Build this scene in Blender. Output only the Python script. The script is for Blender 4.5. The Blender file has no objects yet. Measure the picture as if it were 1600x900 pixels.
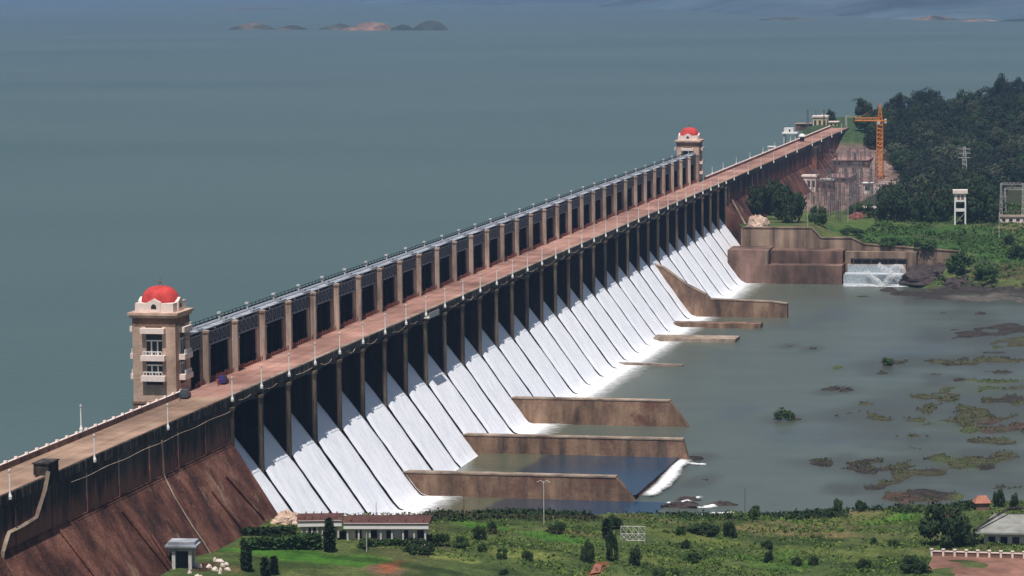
import bpy, math, random
import numpy as np
from math import radians, sin, cos, pi, sqrt, atan2
from mathutils import Vector, Matrix
random.seed(7); rng = np.random.default_rng(7)
sc = bpy.context.scene; C = sc.collection

# ------------------------------------------------------------------ camera
CAM = np.array([203.50, -634.52, 127.07]); YAW = -0.219415589; PITCH = 0.0986689849; ROLL = radians(-0.6); FPX = 4900.0
fw = np.array([sin(YAW)*cos(PITCH), cos(YAW)*cos(PITCH), -sin(PITCH)])
_r0 = np.array([cos(YAW), -sin(YAW), 0.0]); _u0 = np.cross(_r0, fw)
rt = cos(ROLL)*_r0 + sin(ROLL)*_u0; up = -sin(ROLL)*_r0 + cos(ROLL)*_u0
cam_d = bpy.data.cameras.new('camera'); cam = bpy.data.objects.new('camera', cam_d); C.objects.link(cam)
cam.matrix_world = Matrix(((rt[0], up[0], -fw[0], CAM[0]), (rt[1], up[1], -fw[1], CAM[1]), (rt[2], up[2], -fw[2], CAM[2]), (0, 0, 0, 1)))
cam_d.sensor_width = 36.0; cam_d.lens = FPX/1600*36; cam_d.clip_start = 5; cam_d.clip_end = 60000
sc.camera = cam

# ------------------------------------------------------------------ world, sun, exposure
SX, SY = 0.0, 0.42                       # shadow drift per metre of height
sunv = Vector((-SX, -SY, 1.0)).normalized()
w = bpy.data.worlds.new("World"); sc.world = w; w.use_nodes = True
nt = w.node_tree; nt.nodes.clear()
sky = nt.nodes.new('ShaderNodeTexSky'); sky.sky_type = 'NISHITA'; sky.sun_disc = False
sky.sun_elevation = math.asin(sunv.z); sky.sun_rotation = atan2(sunv.x, sunv.y)
sky.air_density = 1.0; sky.dust_density = 2.0; sky.altitude = 300
bg = nt.nodes.new('ShaderNodeBackground'); bg.inputs[1].default_value = 0.06
wo = nt.nodes.new('ShaderNodeOutputWorld'); nt.links.new(sky.outputs[0], bg.inputs[0]); nt.links.new(bg.outputs[0], wo.inputs[0])
sl = bpy.data.lights.new('sun', 'SUN'); sl.energy = 4.7; sl.angle = radians(0.6); sl.color = (1.0, 0.955, 0.90)
so = bpy.data.objects.new('sun', sl); C.objects.link(so); so.rotation_euler = sunv.to_track_quat('Z', 'Y').to_euler()
sc.view_settings.view_transform = 'Standard'; sc.view_settings.look = 'None'; sc.view_settings.gamma = 1
sc.view_settings.use_curve_mapping = False; sc.view_settings.exposure = 0.0
sc.render.engine = 'CYCLES'; sc.cycles.max_bounces = 5; sc.cycles.transparent_max_bounces = 12
sc.cycles.volume_bounces = 0; sc.cycles.use_denoising = True

# ------------------------------------------------------------------ helpers
S = 21.24                                 # bay spacing of the spillway
NB = 33
def ray(px, py): return fw + rt*(px-800)/FPX - up*(py-450)/FPX
def G(px, py, z):
    d = ray(px, py); return CAM + d*((z-CAM[2])/d[2])
def GX(px, py, x):
    d = ray(px, py); return CAM + d*((x-CAM[0])/d[0])
def PROJ(x, y, z):
    dx, dy, dz = x-CAM[0], y-CAM[1], z-CAM[2]
    q = dx*fw[0]+dy*fw[1]+dz*fw[2]; q = np.where(np.abs(q) < 1, 1, q)
    return 800+FPX*(dx*rt[0]+dy*rt[1]+dz*rt[2])/q, 450-FPX*(dx*up[0]+dy*up[1]+dz*up[2])/q, q
def ss(t): t = np.clip(t, 0, 1); return t*t*(3-2*t)

_tab = rng.random((256, 256))
def vnoise(x, y):
    x = np.asarray(x, float); y = np.asarray(y, float)
    xi = np.floor(x).astype(int); yi = np.floor(y).astype(int); fx = ss(x-xi); fy = ss(y-yi)
    a = _tab[xi % 256, yi % 256]; b = _tab[(xi+1) % 256, yi % 256]; c = _tab[xi % 256, (yi+1) % 256]; d = _tab[(xi+1) % 256, (yi+1) % 256]
    return (a*(1-fx)+b*fx)*(1-fy)+(c*(1-fx)+d*fx)*fy
def fbm(x, y, s, o=4):
    v = 0; a = 0.5; t = 0
    for i in range(o):
        v = v + a*vnoise(x/s+13.7*i, y/s+7.1*i); t += a; a *= 0.5; s *= 0.5
    return v/t - 0.5

class MB:
    def __init__(s): s.v = []; s.f = []; s.m = []; s.mi = 0
    def add(s, vs, fs):
        o = len(s.v); s.v += [tuple(map(float, p)) for p in vs]; s.f += [tuple(o+i for i in f) for f in fs]; s.m += [s.mi]*len(fs); return s
    def box(s, x0, x1, y0, y1, z0, z1):
        return s.add([(x0,y0,z0),(x1,y0,z0),(x1,y1,z0),(x0,y1,z0),(x0,y0,z1),(x1,y0,z1),(x1,y1,z1),(x0,y1,z1)],
                     [(0,3,2,1),(4,5,6,7),(0,1,5,4),(1,2,6,5),(2,3,7,6),(3,0,4,7)])
    def prism(s, prof, y0, y1, n=1, jit=0):        # profile in x,z (counter-clockwise seen from -y) pushed along y
        N = len(prof); vs = []; fs = []
        for i in range(n+1):
            y = y0+(y1-y0)*i/n
            vs += [(x, y, z) for x, z in prof]
        for i in range(n):
            for j in range(N):
                a = i*N+j; b = i*N+(j+1) % N; fs.append((a, b, b+N, a+N))
        fs.append(tuple(range(N-1, -1, -1))[::-1]); fs.append(tuple(n*N+j for j in range(N))[::-1])
        return s.add(vs, fs)
    def poly(s, pts, z0, z1):                      # plan polygon (ccw) extruded in z
        N = len(pts); vs = [(x,y,z0) for x,y in pts]+[(x,y,z1) for x,y in pts]
        fs = [tuple(range(N))[::-1], tuple(range(N, 2*N))]+[(j,(j+1)%N,(j+1)%N+N,j+N) for j in range(N)]
        return s.add(vs, fs)
    def wallprof(s, prof, y0, y1): return s.prism(prof, y0, y1)
    def tube(s, pts, r, n=6, r2=None):
        pts = [Vector(p) for p in pts]; vs = []; fs = []; L = len(pts)
        for i, p in enumerate(pts):
            d = (pts[min(i+1, L-1)]-pts[max(i-1, 0)]).normalized()
            a = Vector((0,0,1)) if abs(d.z) < 0.9 else Vector((1,0,0))
            u_ = d.cross(a).normalized(); v_ = d.cross(u_)
            rr = r if r2 is None else r+(r2-r)*i/(L-1)
            vs += [tuple(p+(u_*cos(2*pi*k/n)+v_*sin(2*pi*k/n))*rr) for k in range(n)]
        for i in range(L-1):
            for k in range(n): a = i*n+k; b = i*n+(k+1) % n; fs.append((a, a+n, b+n, b))
        fs.append(tuple(range(n))); fs.append(tuple((L-1)*n+k for k in range(n))[::-1])
        return s.add(vs, fs)
    def bar(s, a, b, t): return s.tube([a, b], t*0.7, 4)
    def lathe(s, cx, cy, prof, n=28, sx=1, sy=1):
        vs = []; fs = []; L = len(prof)
        for r, z in prof: vs += [(cx+r*sx*cos(2*pi*k/n), cy+r*sy*sin(2*pi*k/n), z) for k in range(n)]
        for i in range(L-1):
            for k in range(n): a = i*n+k; b = i*n+(k+1) % n; fs.append((a, b, b+n, a+n))
        fs.append(tuple(range(n))[::-1]); fs.append(tuple((L-1)*n+k for k in range(n)))
        return s.add(vs, fs)
    def build(s, name, mat, parent=None, smooth=False):
        me = bpy.data.meshes.new(name); me.from_pydata(s.v, [], s.f)
        for m in (mat if isinstance(mat, (list, tuple)) else [mat]): me.materials.append(m)
        if isinstance(mat, (list, tuple)): me.polygons.foreach_set('material_index', s.m)
        if smooth: me.polygons.foreach_set('use_smooth', [True]*len(me.polygons))
        me.update(); o = bpy.data.objects.new(name, me); C.objects.link(o)
        if parent is not None:
            o.parent = parent; o.matrix_parent_inverse = parent.matrix_basis.inverted()
        return o
def tag(o, label=None, cat=None, group=None, kind=None):
    if label: o['label'] = label
    if cat: o['category'] = cat
    if group: o['group'] = group
    if kind: o['kind'] = kind
    return o
def thing(name, label, cat, loc=(0,0,0), rz=0, group=None):
    o = bpy.data.objects.new(name, None); C.objects.link(o); o.location = tuple(map(float, loc)); o.rotation_euler = (0,0,rz); o.empty_display_size = 1
    return tag(o, label, cat, group)
def local(mb, name, mat, parent, smooth=False):   # mesh already in the thing's own frame
    o = mb.build(name, mat, None, smooth); o.parent = parent; return o
def dup(root, loc, rz=0, label=None, scale=None):
    r = root.copy(); C.objects.link(r); r.location = tuple(map(float, loc)); r.rotation_euler = (0,0,rz)
    if label: r['label'] = label
    if scale: r.scale = scale
    for ch in root.children:
        c = ch.copy(); C.objects.link(c); c.parent = r
        for g in ch.children:
            d = g.copy(); C.objects.link(d); d.parent = c
    return r
ONES = ['', 'first','second','third','fourth','fifth','sixth','seventh','eighth','ninth','tenth','eleventh','twelfth','thirteenth','fourteenth','fifteenth','sixteenth','seventeenth','eighteenth','nineteenth','twentieth']
def nth(n):
    if n <= 20: return ONES[n]
    if n < 30: return 'twenty-'+ONES[n-20]
    if n == 30: return 'thirtieth'
    return 'thirty-'+ONES[n-30]

# ------------------------------------------------------------------ materials
def mat(name): 
    m = bpy.data.materials.new(name); m.use_nodes = True; t = m.node_tree; b = t.nodes['Principled BSDF']; return m, t, b
def N(t, k, **kw):
    n = t.nodes.new(k)
    for a, v in kw.items(): setattr(n, a, v)
    return n
def noise(t, scale, detail=4, rough=0.6, vec=(1,1,1), dist=0.0):
    g = N(t, 'ShaderNodeNewGeometry'); mp = N(t, 'ShaderNodeMapping'); mp.inputs['Scale'].default_value = vec
    n = N(t, 'ShaderNodeTexNoise'); n.inputs['Scale'].default_value = scale; n.inputs['Detail'].default_value = detail
    n.inputs['Roughness'].default_value = rough; n.inputs['Distortion'].default_value = dist
    t.links.new(g.outputs['Position'], mp.inputs[0]); t.links.new(mp.outputs[0], n.inputs['Vector']); return n.outputs['Fac']
def ramp(t, fac, stops):
    r = N(t, 'ShaderNodeValToRGB'); el = r.color_ramp.elements
    while len(el) < len(stops): el.new(0.5)
    for e, (p, c) in zip(el, stops): e.position = p; e.color = (*c, 1) if len(c) == 3 else c
    t.links.new(fac, r.inputs[0]); return r.outputs[0]
def mix(t, fac, a, b, mode='MIX'):
    m = N(t, 'ShaderNodeMix', data_type='RGBA', blend_type=mode)
    for i, v in ((0, fac), (6, a), (7, b)):
        if isinstance(v, (int, float)): m.inputs[i].default_value = v
        elif isinstance(v, tuple): m.inputs[i].default_value = (*v, 1)
        else: t.links.new(v, m.inputs[i])
    return m.outputs[2]
def bump(t, b, h, dist, st=1.0):
    n = N(t, 'ShaderNodeBump'); n.inputs['Strength'].default_value = st; n.inputs['Distance'].default_value = dist
    t.links.new(h, n.inputs['Height']); t.links.new(n.outputs[0], b.inputs['Normal'])
def plain(name, col, rough=0.7, var=0.25, sc_=0.8, metal=0):
    m, t, b = mat(name); f = noise(t, sc_, 5)
    c = ramp(t, f, [(0.3, tuple(x*(1-var) for x in col)), (0.7, tuple(min(1, x*(1+var)) for x in col))])
    t.links.new(c, b.inputs['Base Color']); b.inputs['Roughness'].default_value = rough; b.inputs['Metallic'].default_value = metal
    b.inputs['Specular IOR Level'].default_value = 0.25
    return m
def stained(name, light, mid, dark, streak=0.55, blot=0.06, vz=0.07, lo=0.36, hi=0.64, extra=None, bmp=0.15):
    m, t, b = mat(name)
    f1 = noise(t, streak, 6, 0.65, (1, 1, vz)); f2 = noise(t, blot, 5, 0.6)
    c = ramp(t, f1, [(lo, dark), ((lo+hi)/2, mid), (hi, light)])
    d = ramp(t, f2, [(0.35, (0.55,)*3), (0.65, (1.15,)*3)])
    c = mix(t, 1.0, c, d, 'MULTIPLY')
    if extra:
        fe = noise(t, extra[1], 5, 0.7, extra[2]); fr = ramp(t, fe, [(extra[3], (0,0,0)), (extra[3]+0.12, (1,1,1))]); c = mix(t, fr, c, extra[0])
    t.links.new(c, b.inputs['Base Color']); b.inputs['Roughness'].default_value = 0.9; b.inputs['Specular IOR Level'].default_value = 0.15
    bump(t, b, noise(t, 1.2, 6, 0.7), bmp); return m

M = {}
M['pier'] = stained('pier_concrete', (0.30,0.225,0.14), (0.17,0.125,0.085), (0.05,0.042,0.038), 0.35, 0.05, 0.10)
M['piershade'] = stained('underdeck_shaded_concrete', (0.045,0.028,0.022), (0.02,0.015,0.014), (0.009,0.009,0.011), 0.35, 0.05, 0.10)  # stained pier concrete with the under-deck shade painted into its colour
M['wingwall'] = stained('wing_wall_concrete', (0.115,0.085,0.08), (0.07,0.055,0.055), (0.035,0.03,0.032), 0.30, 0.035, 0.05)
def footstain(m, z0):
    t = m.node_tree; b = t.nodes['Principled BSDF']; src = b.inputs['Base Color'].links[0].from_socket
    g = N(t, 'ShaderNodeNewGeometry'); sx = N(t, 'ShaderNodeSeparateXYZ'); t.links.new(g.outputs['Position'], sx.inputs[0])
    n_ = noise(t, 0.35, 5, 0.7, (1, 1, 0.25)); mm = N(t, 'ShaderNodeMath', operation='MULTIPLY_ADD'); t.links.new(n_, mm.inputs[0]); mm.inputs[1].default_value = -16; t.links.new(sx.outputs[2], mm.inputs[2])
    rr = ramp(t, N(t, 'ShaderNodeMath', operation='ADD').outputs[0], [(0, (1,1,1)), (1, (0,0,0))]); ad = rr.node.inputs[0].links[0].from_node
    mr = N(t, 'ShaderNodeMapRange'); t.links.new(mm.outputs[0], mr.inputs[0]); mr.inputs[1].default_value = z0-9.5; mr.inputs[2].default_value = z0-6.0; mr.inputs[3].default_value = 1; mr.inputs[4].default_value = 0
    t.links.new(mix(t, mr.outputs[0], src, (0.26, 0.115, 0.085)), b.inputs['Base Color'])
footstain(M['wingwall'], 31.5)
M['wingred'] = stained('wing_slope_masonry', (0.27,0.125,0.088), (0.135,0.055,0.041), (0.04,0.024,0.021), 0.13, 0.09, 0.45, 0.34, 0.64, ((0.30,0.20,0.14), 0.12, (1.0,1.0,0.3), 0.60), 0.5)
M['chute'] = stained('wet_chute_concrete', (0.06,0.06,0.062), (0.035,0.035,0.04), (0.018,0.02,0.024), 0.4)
M['wall'] = stained('training_wall_concrete', (0.36,0.235,0.155), (0.235,0.145,0.098), (0.08,0.06,0.05), 0.28, 0.06, 0.25, 0.32, 0.66, ((0.15,0.075,0.058), 0.10, (1,1,1.2), 0.54))
M['walltop'] = stained('wall_top_concrete', (0.44,0.34,0.27), (0.34,0.26,0.2), (0.2,0.15,0.12), 0.25)
M['bankwall'] = stained('bank_wall_concrete', (0.40,0.29,0.21), (0.27,0.19,0.14), (0.12,0.085,0.065), 0.22, 0.05, 0.06, 0.34, 0.62)
M['bankred'] = stained('bank_wall_red_stone', (0.27,0.17,0.135), (0.19,0.115,0.09), (0.1,0.07,0.055), 0.15, 0.05, 0.3)
M['roadtan'] = stained('road_tan', (0.42,0.285,0.205), (0.38,0.25,0.18), (0.32,0.205,0.15), 0.15, 0.03, 1.0)
M['roadpink'] = stained('road_pink', (0.46,0.27,0.215), (0.41,0.225,0.18), (0.33,0.175,0.14), 0.15, 0.03, 1.0)
for k_ in ('roadtan', 'roadpink'):
    t = M[k_].node_tree; b = t.nodes['Principled BSDF']; src = b.inputs['Base Color'].links[0].from_socket
    w_ = ramp(t, noise(t, 0.55, 4, 0.6, (1.0, 0.012, 1)), [(0.38, (0.80,)*3), (0.6, (1.08,)*3)]); v_ = ramp(t, noise(t, 0.09, 3, 0.5, (0.4, 1, 1)), [(0.45, (0.9,0.88,0.87)), (0.5, (1.05,)*3)])
    t.links.new(mix(t, 1.0, mix(t, 1.0, src, w_, 'MULTIPLY'), v_, 'MULTIPLY'), b.inputs['Base Color'])
M['parapet'] = stained('parapet_stone', (0.42,0.29,0.22), (0.33,0.215,0.165), (0.2,0.13,0.1), 0.5)
M['beam'] = stained('edge_beam_concrete', (0.13,0.115,0.10), (0.06,0.053,0.05), (0.025,0.024,0.024), 0.5, 0.08, 0.4)
M['column'] = stained('gallery_column_stone', (0.66,0.52,0.42), (0.54,0.41,0.325), (0.31,0.23,0.18), 0.5, 0.03, 0.18)
M['steel'] = plain('grey_painted_steel', (0.27,0.285,0.32), 0.5, 0.3, 1.5)
M['yardsteel'] = plain('weathered_yard_steel', (0.14,0.13,0.135), 0.6, 0.3, 1.0)
M['steeldark'] = plain('dark_gate_steel', (0.006,0.007,0.009), 0.6, 0.4, 0.6)  # dark steel, with the black shade of the gate openings put into its colour
M['steelmid'] = plain('gate_rib_steel', (0.016,0.021,0.024), 0.5, 0.3, 0.8)  # ribs darkened likewise for the shade inside the openings
M['lattice'] = plain('girder_web', (0.055,0.06,0.078), 0.6, 0.35, 1.2)
M['roofpale'] = plain('gallery_roof_sheet', (0.34,0.36,0.40), 0.6, 0.6, 0.22)
M['white'] = plain('white_paint', (0.78,0.76,0.73), 0.6, 0.06, 1.0)
M['offwhite'] = plain('weathered_white', (0.55,0.53,0.5), 0.7, 0.25, 1.0)
M['pinkwhite'] = plain('pinkish_white_plaster', (0.80,0.66,0.60), 0.7, 0.12, 1.0)
M['tower'] = stained('tower_stone', (0.70,0.50,0.385), (0.63,0.44,0.335), (0.53,0.35,0.26), 0.5, 0.06, 0.5)
M['towerdark'] = plain('tower_dark_stone', (0.20,0.12,0.085), 0.8, 0.25, 1.0)
M['dome'] = plain('red_dome_paint', (0.52,0.055,0.05), 0.85, 0.3, 0.5)
M['glass'] = plain('dark_window', (0.03,0.035,0.04), 0.25, 0.3, 1.0)
M['redfence'] = plain('red_railing', (0.30,0.11,0.085), 0.7, 0.3, 1.0)
M['redbrown'] = plain('red_brown_roof', (0.10,0.045,0.038), 0.8, 0.35, 0.7)
M['orange'] = plain('orange_crane_paint', (0.68,0.25,0.05), 0.6, 0.2, 0.3)
M['bark'] = plain('bark', (0.10,0.07,0.045), 0.9, 0.3, 2)
M['rust'] = plain('rusty_metal', (0.15,0.085,0.06), 0.8, 0.4, 1)
M['bluecar'] = plain('dark_blue_paint', (0.045,0.04,0.16), 0.4, 0.1, 1)
M['greycar'] = plain('slate_paint', (0.06,0.075,0.09), 0.4, 0.1, 1)
M['rubber'] = plain('rubber', (0.02,0.02,0.02), 0.8, 0.1, 1)
M['rock'] = plain('dark_rock', (0.055,0.042,0.04), 0.9, 0.45, 0.5)
M['palerock'] = plain('pale_boulder', (0.58,0.42,0.33), 0.9, 0.2, 0.3)
M['hallroof'] = plain('weathered_grey_roof', (0.26,0.26,0.235), 0.85, 0.3, 0.4)
M['rubble'] = plain('white_rubble', (0.66,0.56,0.50), 0.9, 0.2, 1)
M['clay'] = stained('red_clay_yard', (0.36,0.19,0.14), (0.29,0.15,0.11), (0.2,0.11,0.08), 0.15, 0.05, 1)
M['island'] = stained('island_rock', (0.22,0.16,0.13), (0.07,0.08,0.07), (0.025,0.045,0.04), 0.012, 0.004, 1)
def foliage(name, a, b_, c_):
    m, t, b = mat(name)
    col = ramp(t, noise(t, 0.35, 6, 0.75), [(0.32, a), (0.5, b_), (0.68, c_)])
    t.links.new(col, b.inputs['Base Color']); b.inputs['Roughness'].default_value = 0.85; b.inputs['Specular IOR Level'].default_value = 0.1
    return m
M['leafdark'] = foliage('dark_foliage', (0.014,0.028,0.013), (0.026,0.047,0.020), (0.05,0.078,0.03))
M['leafmid'] = foliage('mid_foliage', (0.02,0.042,0.014), (0.038,0.075,0.022), (0.07,0.11,0.035))
M['leaflight'] = foliage('light_foliage', (0.07,0.12,0.025), (0.13,0.19,0.04), (0.21,0.25,0.07))
M['leafmarsh'] = foliage('marsh_foliage', (0.05,0.06,0.025), (0.085,0.095,0.04), (0.13,0.14,0.06))
M['leafweed'] = foliage('weed_foliage', (0.03,0.06,0.016), (0.055,0.105,0.026), (0.10,0.15,0.045))
M['leaffar'] = foliage('far_foliage', (0.012,0.024,0.016), (0.022,0.037,0.024), (0.040,0.056,0.034))

M['leaffarb'] = foliage('far_green_foliage', (0.018,0.038,0.018), (0.034,0.062,0.026), (0.06,0.09,0.038))
M['leaffarc'] = foliage('far_olive_foliage', (0.045,0.06,0.036), (0.068,0.084,0.050), (0.10,0.11,0.065))

for k_ in ('piershade','steeldark','steelmid','chute'): M[k_].node_tree.nodes['Principled BSDF'].inputs['Specular IOR Level'].default_value = 0.0  # specular off, so the under-deck shade put into these colours stays black

# water
def water(name, c1, c2, c3, spec, rough, ns, bscale, bdist, vec=(1,1,1)):
    m, t, b = mat(name)
    c = ramp(t, noise(t, ns, 5, 0.6, vec), [(0.35, c1), (0.5, c2), (0.68, c3)])
    t.links.new(c, b.inputs['Base Color']); b.inputs['Roughness'].default_value = rough; b.inputs['Specular IOR Level'].default_value = spec
    bump(t, b, noise(t, bscale, 6, 0.65, (0.6, 1.0, 1.0)), bdist); return m
M['reservoir'] = water('reservoir_water', (0.066,0.107,0.101), (0.076,0.118,0.111), (0.088,0.130,0.122), 0.22, 0.35, 0.0022, 0.25, 0.35, (0.5,1,1))
M['river'] = water('river_water', (0.062,0.074,0.062), (0.074,0.086,0.074), (0.092,0.104,0.092), 0.20, 0.28, 0.014, 0.5, 0.10, (1,0.5,1))
t = M['river'].node_tree; b = t.nodes['Principled BSDF']; at = N(t, 'ShaderNodeAttribute', attribute_name='soil')
t.links.new(mix(t, 1.0, at.outputs['Color'], ramp(t, noise(t, 0.06, 6, 0.7, (0.35, 1, 1)), [(0.3, (0.88,)*3), (0.7, (1.12,)*3)]), 'MULTIPLY'), b.inputs['Base Color'])
M['pool'] = M['river'].copy(); M['pool'].node_tree.nodes['Principled BSDF'].inputs['Roughness'].default_value = 0.16
M['poolblue'] = water('calm_blue_pool', (0.016,0.030,0.050), (0.022,0.040,0.066), (0.034,0.052,0.076), 0.35, 0.12, 0.03, 0.5, 0.03)
M['poolgreen'] = water('silty_green_pool', (0.092,0.098,0.066), (0.105,0.11,0.075), (0.12,0.124,0.088), 0.25, 0.3, 0.03, 0.6, 0.05)
def foam_sheet():
    m, t, b = mat('falling_white_water')
    f = noise(t, 0.8, 5, 0.62, (0.22, 1.0, 0.22), 0.6); g = noise(t, 0.16, 6, 0.7)
    c = ramp(t, f, [(0.25, (0.84,0.86,0.93)), (0.5, (0.92,0.925,0.96)), (0.75, (0.95,0.95,0.965))])
    c = mix(t, 1.0, c, ramp(t, g, [(0.3, (0.90,0.915,0.94)), (0.55, (1.0,)*3)]), 'MULTIPLY')
    oi = N(t, 'ShaderNodeObjectInfo'); c = mix(t, 1.0, c, ramp(t, oi.outputs['Random'], [(0, (0.95,0.955,0.97)), (1, (1,1,1))]), 'MULTIPLY')
    t.links.new(c, b.inputs['Base Color']); b.inputs['Roughness'].default_value = 0.75; b.inputs['Specular IOR Level'].default_value = 0.1
    bump(t, b, noise(t, 1.0, 6, 0.75, (0.4, 0.8, 0.4)), 0.14); return m
M['nappe'] = foam_sheet()
def foam_soft():
    m, t, b = mat('drifting_foam')
    at = N(t, 'ShaderNodeAttribute', attribute_name='fade'); f = noise(t, 0.8, 7, 0.8, (0.45, 1, 1))
    mr = N(t, 'ShaderNodeMath', operation='ADD'); t.links.new(at.outputs['Fac'], mr.inputs[0]); t.links.new(f, mr.inputs[1])
    r = ramp(t, mr.outputs[0], [(0.55, (0,0,0)), (0.78, (0.35,)*3), (1.12 if False else 1.0, (1,1,1))])
    b.inputs['Base Color'].default_value = (0.82,0.83,0.84,1); b.inputs['Roughness'].default_value = 0.8
    t.links.new(r, b.inputs['Alpha']); return m
M['foam'] = foam_soft()
def ground_mat():
    m, t, b = mat('ground_cover')
    at = N(t, 'ShaderNodeAttribute', attribute_name='soil')
    d = ramp(t, noise(t, 0.28, 7, 0.72), [(0.3, (0.5,0.55,0.5)), (0.5, (0.95,)*3), (0.7, (1.5,1.4,1.3))])
    e = ramp(t, noise(t, 1.6, 4, 0.7), [(0.35, (0.65,)*3), (0.65, (1.25,)*3)])
    c = mix(t, 1.0, at.outputs['Color'], d, 'MULTIPLY'); c = mix(t, 1.0, c, e, 'MULTIPLY')
    t.links.new(c, b.inputs['Base Color']); b.inputs['Roughness'].default_value = 0.95; b.inputs['Specular IOR Level'].default_value = 0.08
    bump(t, b, noise(t, 0.7, 7, 0.75), 0.9); return m
M['ground'] = ground_mat()

# ------------------------------------------------------------------ terrain
FX = np.array([-900, -10, 15, 42, 68, 95, 112, 130, 150, 175, 400, 6000.]); 
FZ = np.array([13.5, 13.5, 13.5, 11.3, 8.2, 4.4, 3.0, 2.6, 2.4, 2.2, 2.2, 2.2]); FY = np.array([-1, -1, -1, 20, 42, 66, 82, 93, 104, 116, 150, 150.])
WX = np.array([-20, 41, 46, 58.6, 64, 78, 102, 150, 6000.]); WZ = np.array([21.8, 21.8, 17.6, 17.4, 15.0, 14.0, 12.0, 11.0, 11.0])      # top of the far bank wall
SHX = np.array([84, 100, 130, 200, 500, 6000.]); SHY = np.array([646, 622, 606, 590, 560, 560.])
def topline(px): return float(np.interp(px, [1320, 1345, 1365, 1400, 1430, 1470, 1510, 1545, 1580, 1600, 1720, 1900], [178, 160, 170, 163, 152, 160, 155, 143, 134, 132, 124, 110]))
_lp = [G(px, topline(px)+17, 38.5) for px in (1345, 1365, 1385, 1400, 1430, 1470, 1510, 1545, 1580, 1620, 1720, 1900)]
_ly = np.maximum.accumulate(np.array([p[1] for p in _lp])+np.arange(len(_lp))*0.5)
LY = np.concatenate([[1150, 1185, 1260], _ly, [_ly[-1]+60, _ly[-1]+500]]); LX = np.concatenate([[-14, -24, -34], [p[0]-2 for p in _lp], [1500, 6000]])
mud = []   # (px, py, rx, ry, height, colour) patches that break the water surface
def mp(px, py, rx, ry, h, col): 
    p = G(px, py, 0); q = G(px+rx, py, 0); r_ = G(px, py-ry, 0); mud.append((p[0], p[1], abs(q[0]-p[0]), abs(r_[1]-p[1]), h, col))
GR, OLV, BRN, RDB, PAL = (0.085,0.105,0.045), (0.085,0.085,0.05), (0.055,0.048,0.044), (0.10,0.068,0.055), (0.14,0.125,0.11)
for a in ((1345,726,75,7,0.5,BRN),(1375,738,40,7,0.6,BRN),(1395,750,35,8,0.3,OLV),(1500,722,70,13,0.5,GR),(1460,738,40,10,0.3,OLV),(1570,712,40,8,0.3,OLV),
          (1540,655,70,14,0.5,OLV),(1480,640,70,9,0.15,OLV),(1575,668,40,10,0.5,RDB),(1520,618,90,10,0.35,OLV),(1560,604,50,9,0.4,GR),(1590,628,30,7,0.3,BRN),
          (1560,515,60,9,0.6,BRN),(1520,522,50,7,0.2,BRN),(1590,535,40,9,0.5,OLV),(1500,568,60,6,0.1,BRN),(1560,565,50,7,0.35,OLV),(1420,566,40,4,0.05,BRN),
          (1313,609,22,3,0.3,BRN),(1295,612,14,2.4,0.3,BRN),(1380,583,24,2.6,0.3,BRN),(1456,587,12,1.8,0.3,BRN),(1460,599,10,1.8,0.3,BRN),(1225,655,20,3,0.3,BRN),
          (1385,572,22,2.5,0.3,BRN),(1430,778,45,9,1.2,RDB),(1455,773,30,5,1.6,BRN),(1330,765,16,4,0.3,OLV),(1510,490,40,2.6,0.15,BRN),(1500,498,30,2,0.12,BRN),
          (1420,680,60,5,0.05,OLV),(1340,650,40,6,0.05,OLV),(1400,655,50,7,0.12,OLV),(1560,690,40,5,0.1,BRN),(1450,700,50,4,0.05,BRN),(1500,462,110,8,0.6,BRN),(1560,466,60,5,0.8,PAL),
          (1090,716,16,3,0.3,BRN),(1098,751,8,2,0.25,BRN),(1390,454,12,3,0.4,BRN),(1268,545,4,1.5,0.3,BRN),(1231,541,6,1.8,0.4,BRN)): mp(*a)
random.seed(77)
for _ in range(46):
    q_ = random.random(); mp(1290+310*q_**0.7, random.uniform(545, 765), random.uniform(6, 30), random.uniform(1.0, 4.0), random.uniform(0.0, 0.3), random.choice((GR, OLV, OLV, BRN, BRN)))
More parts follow.
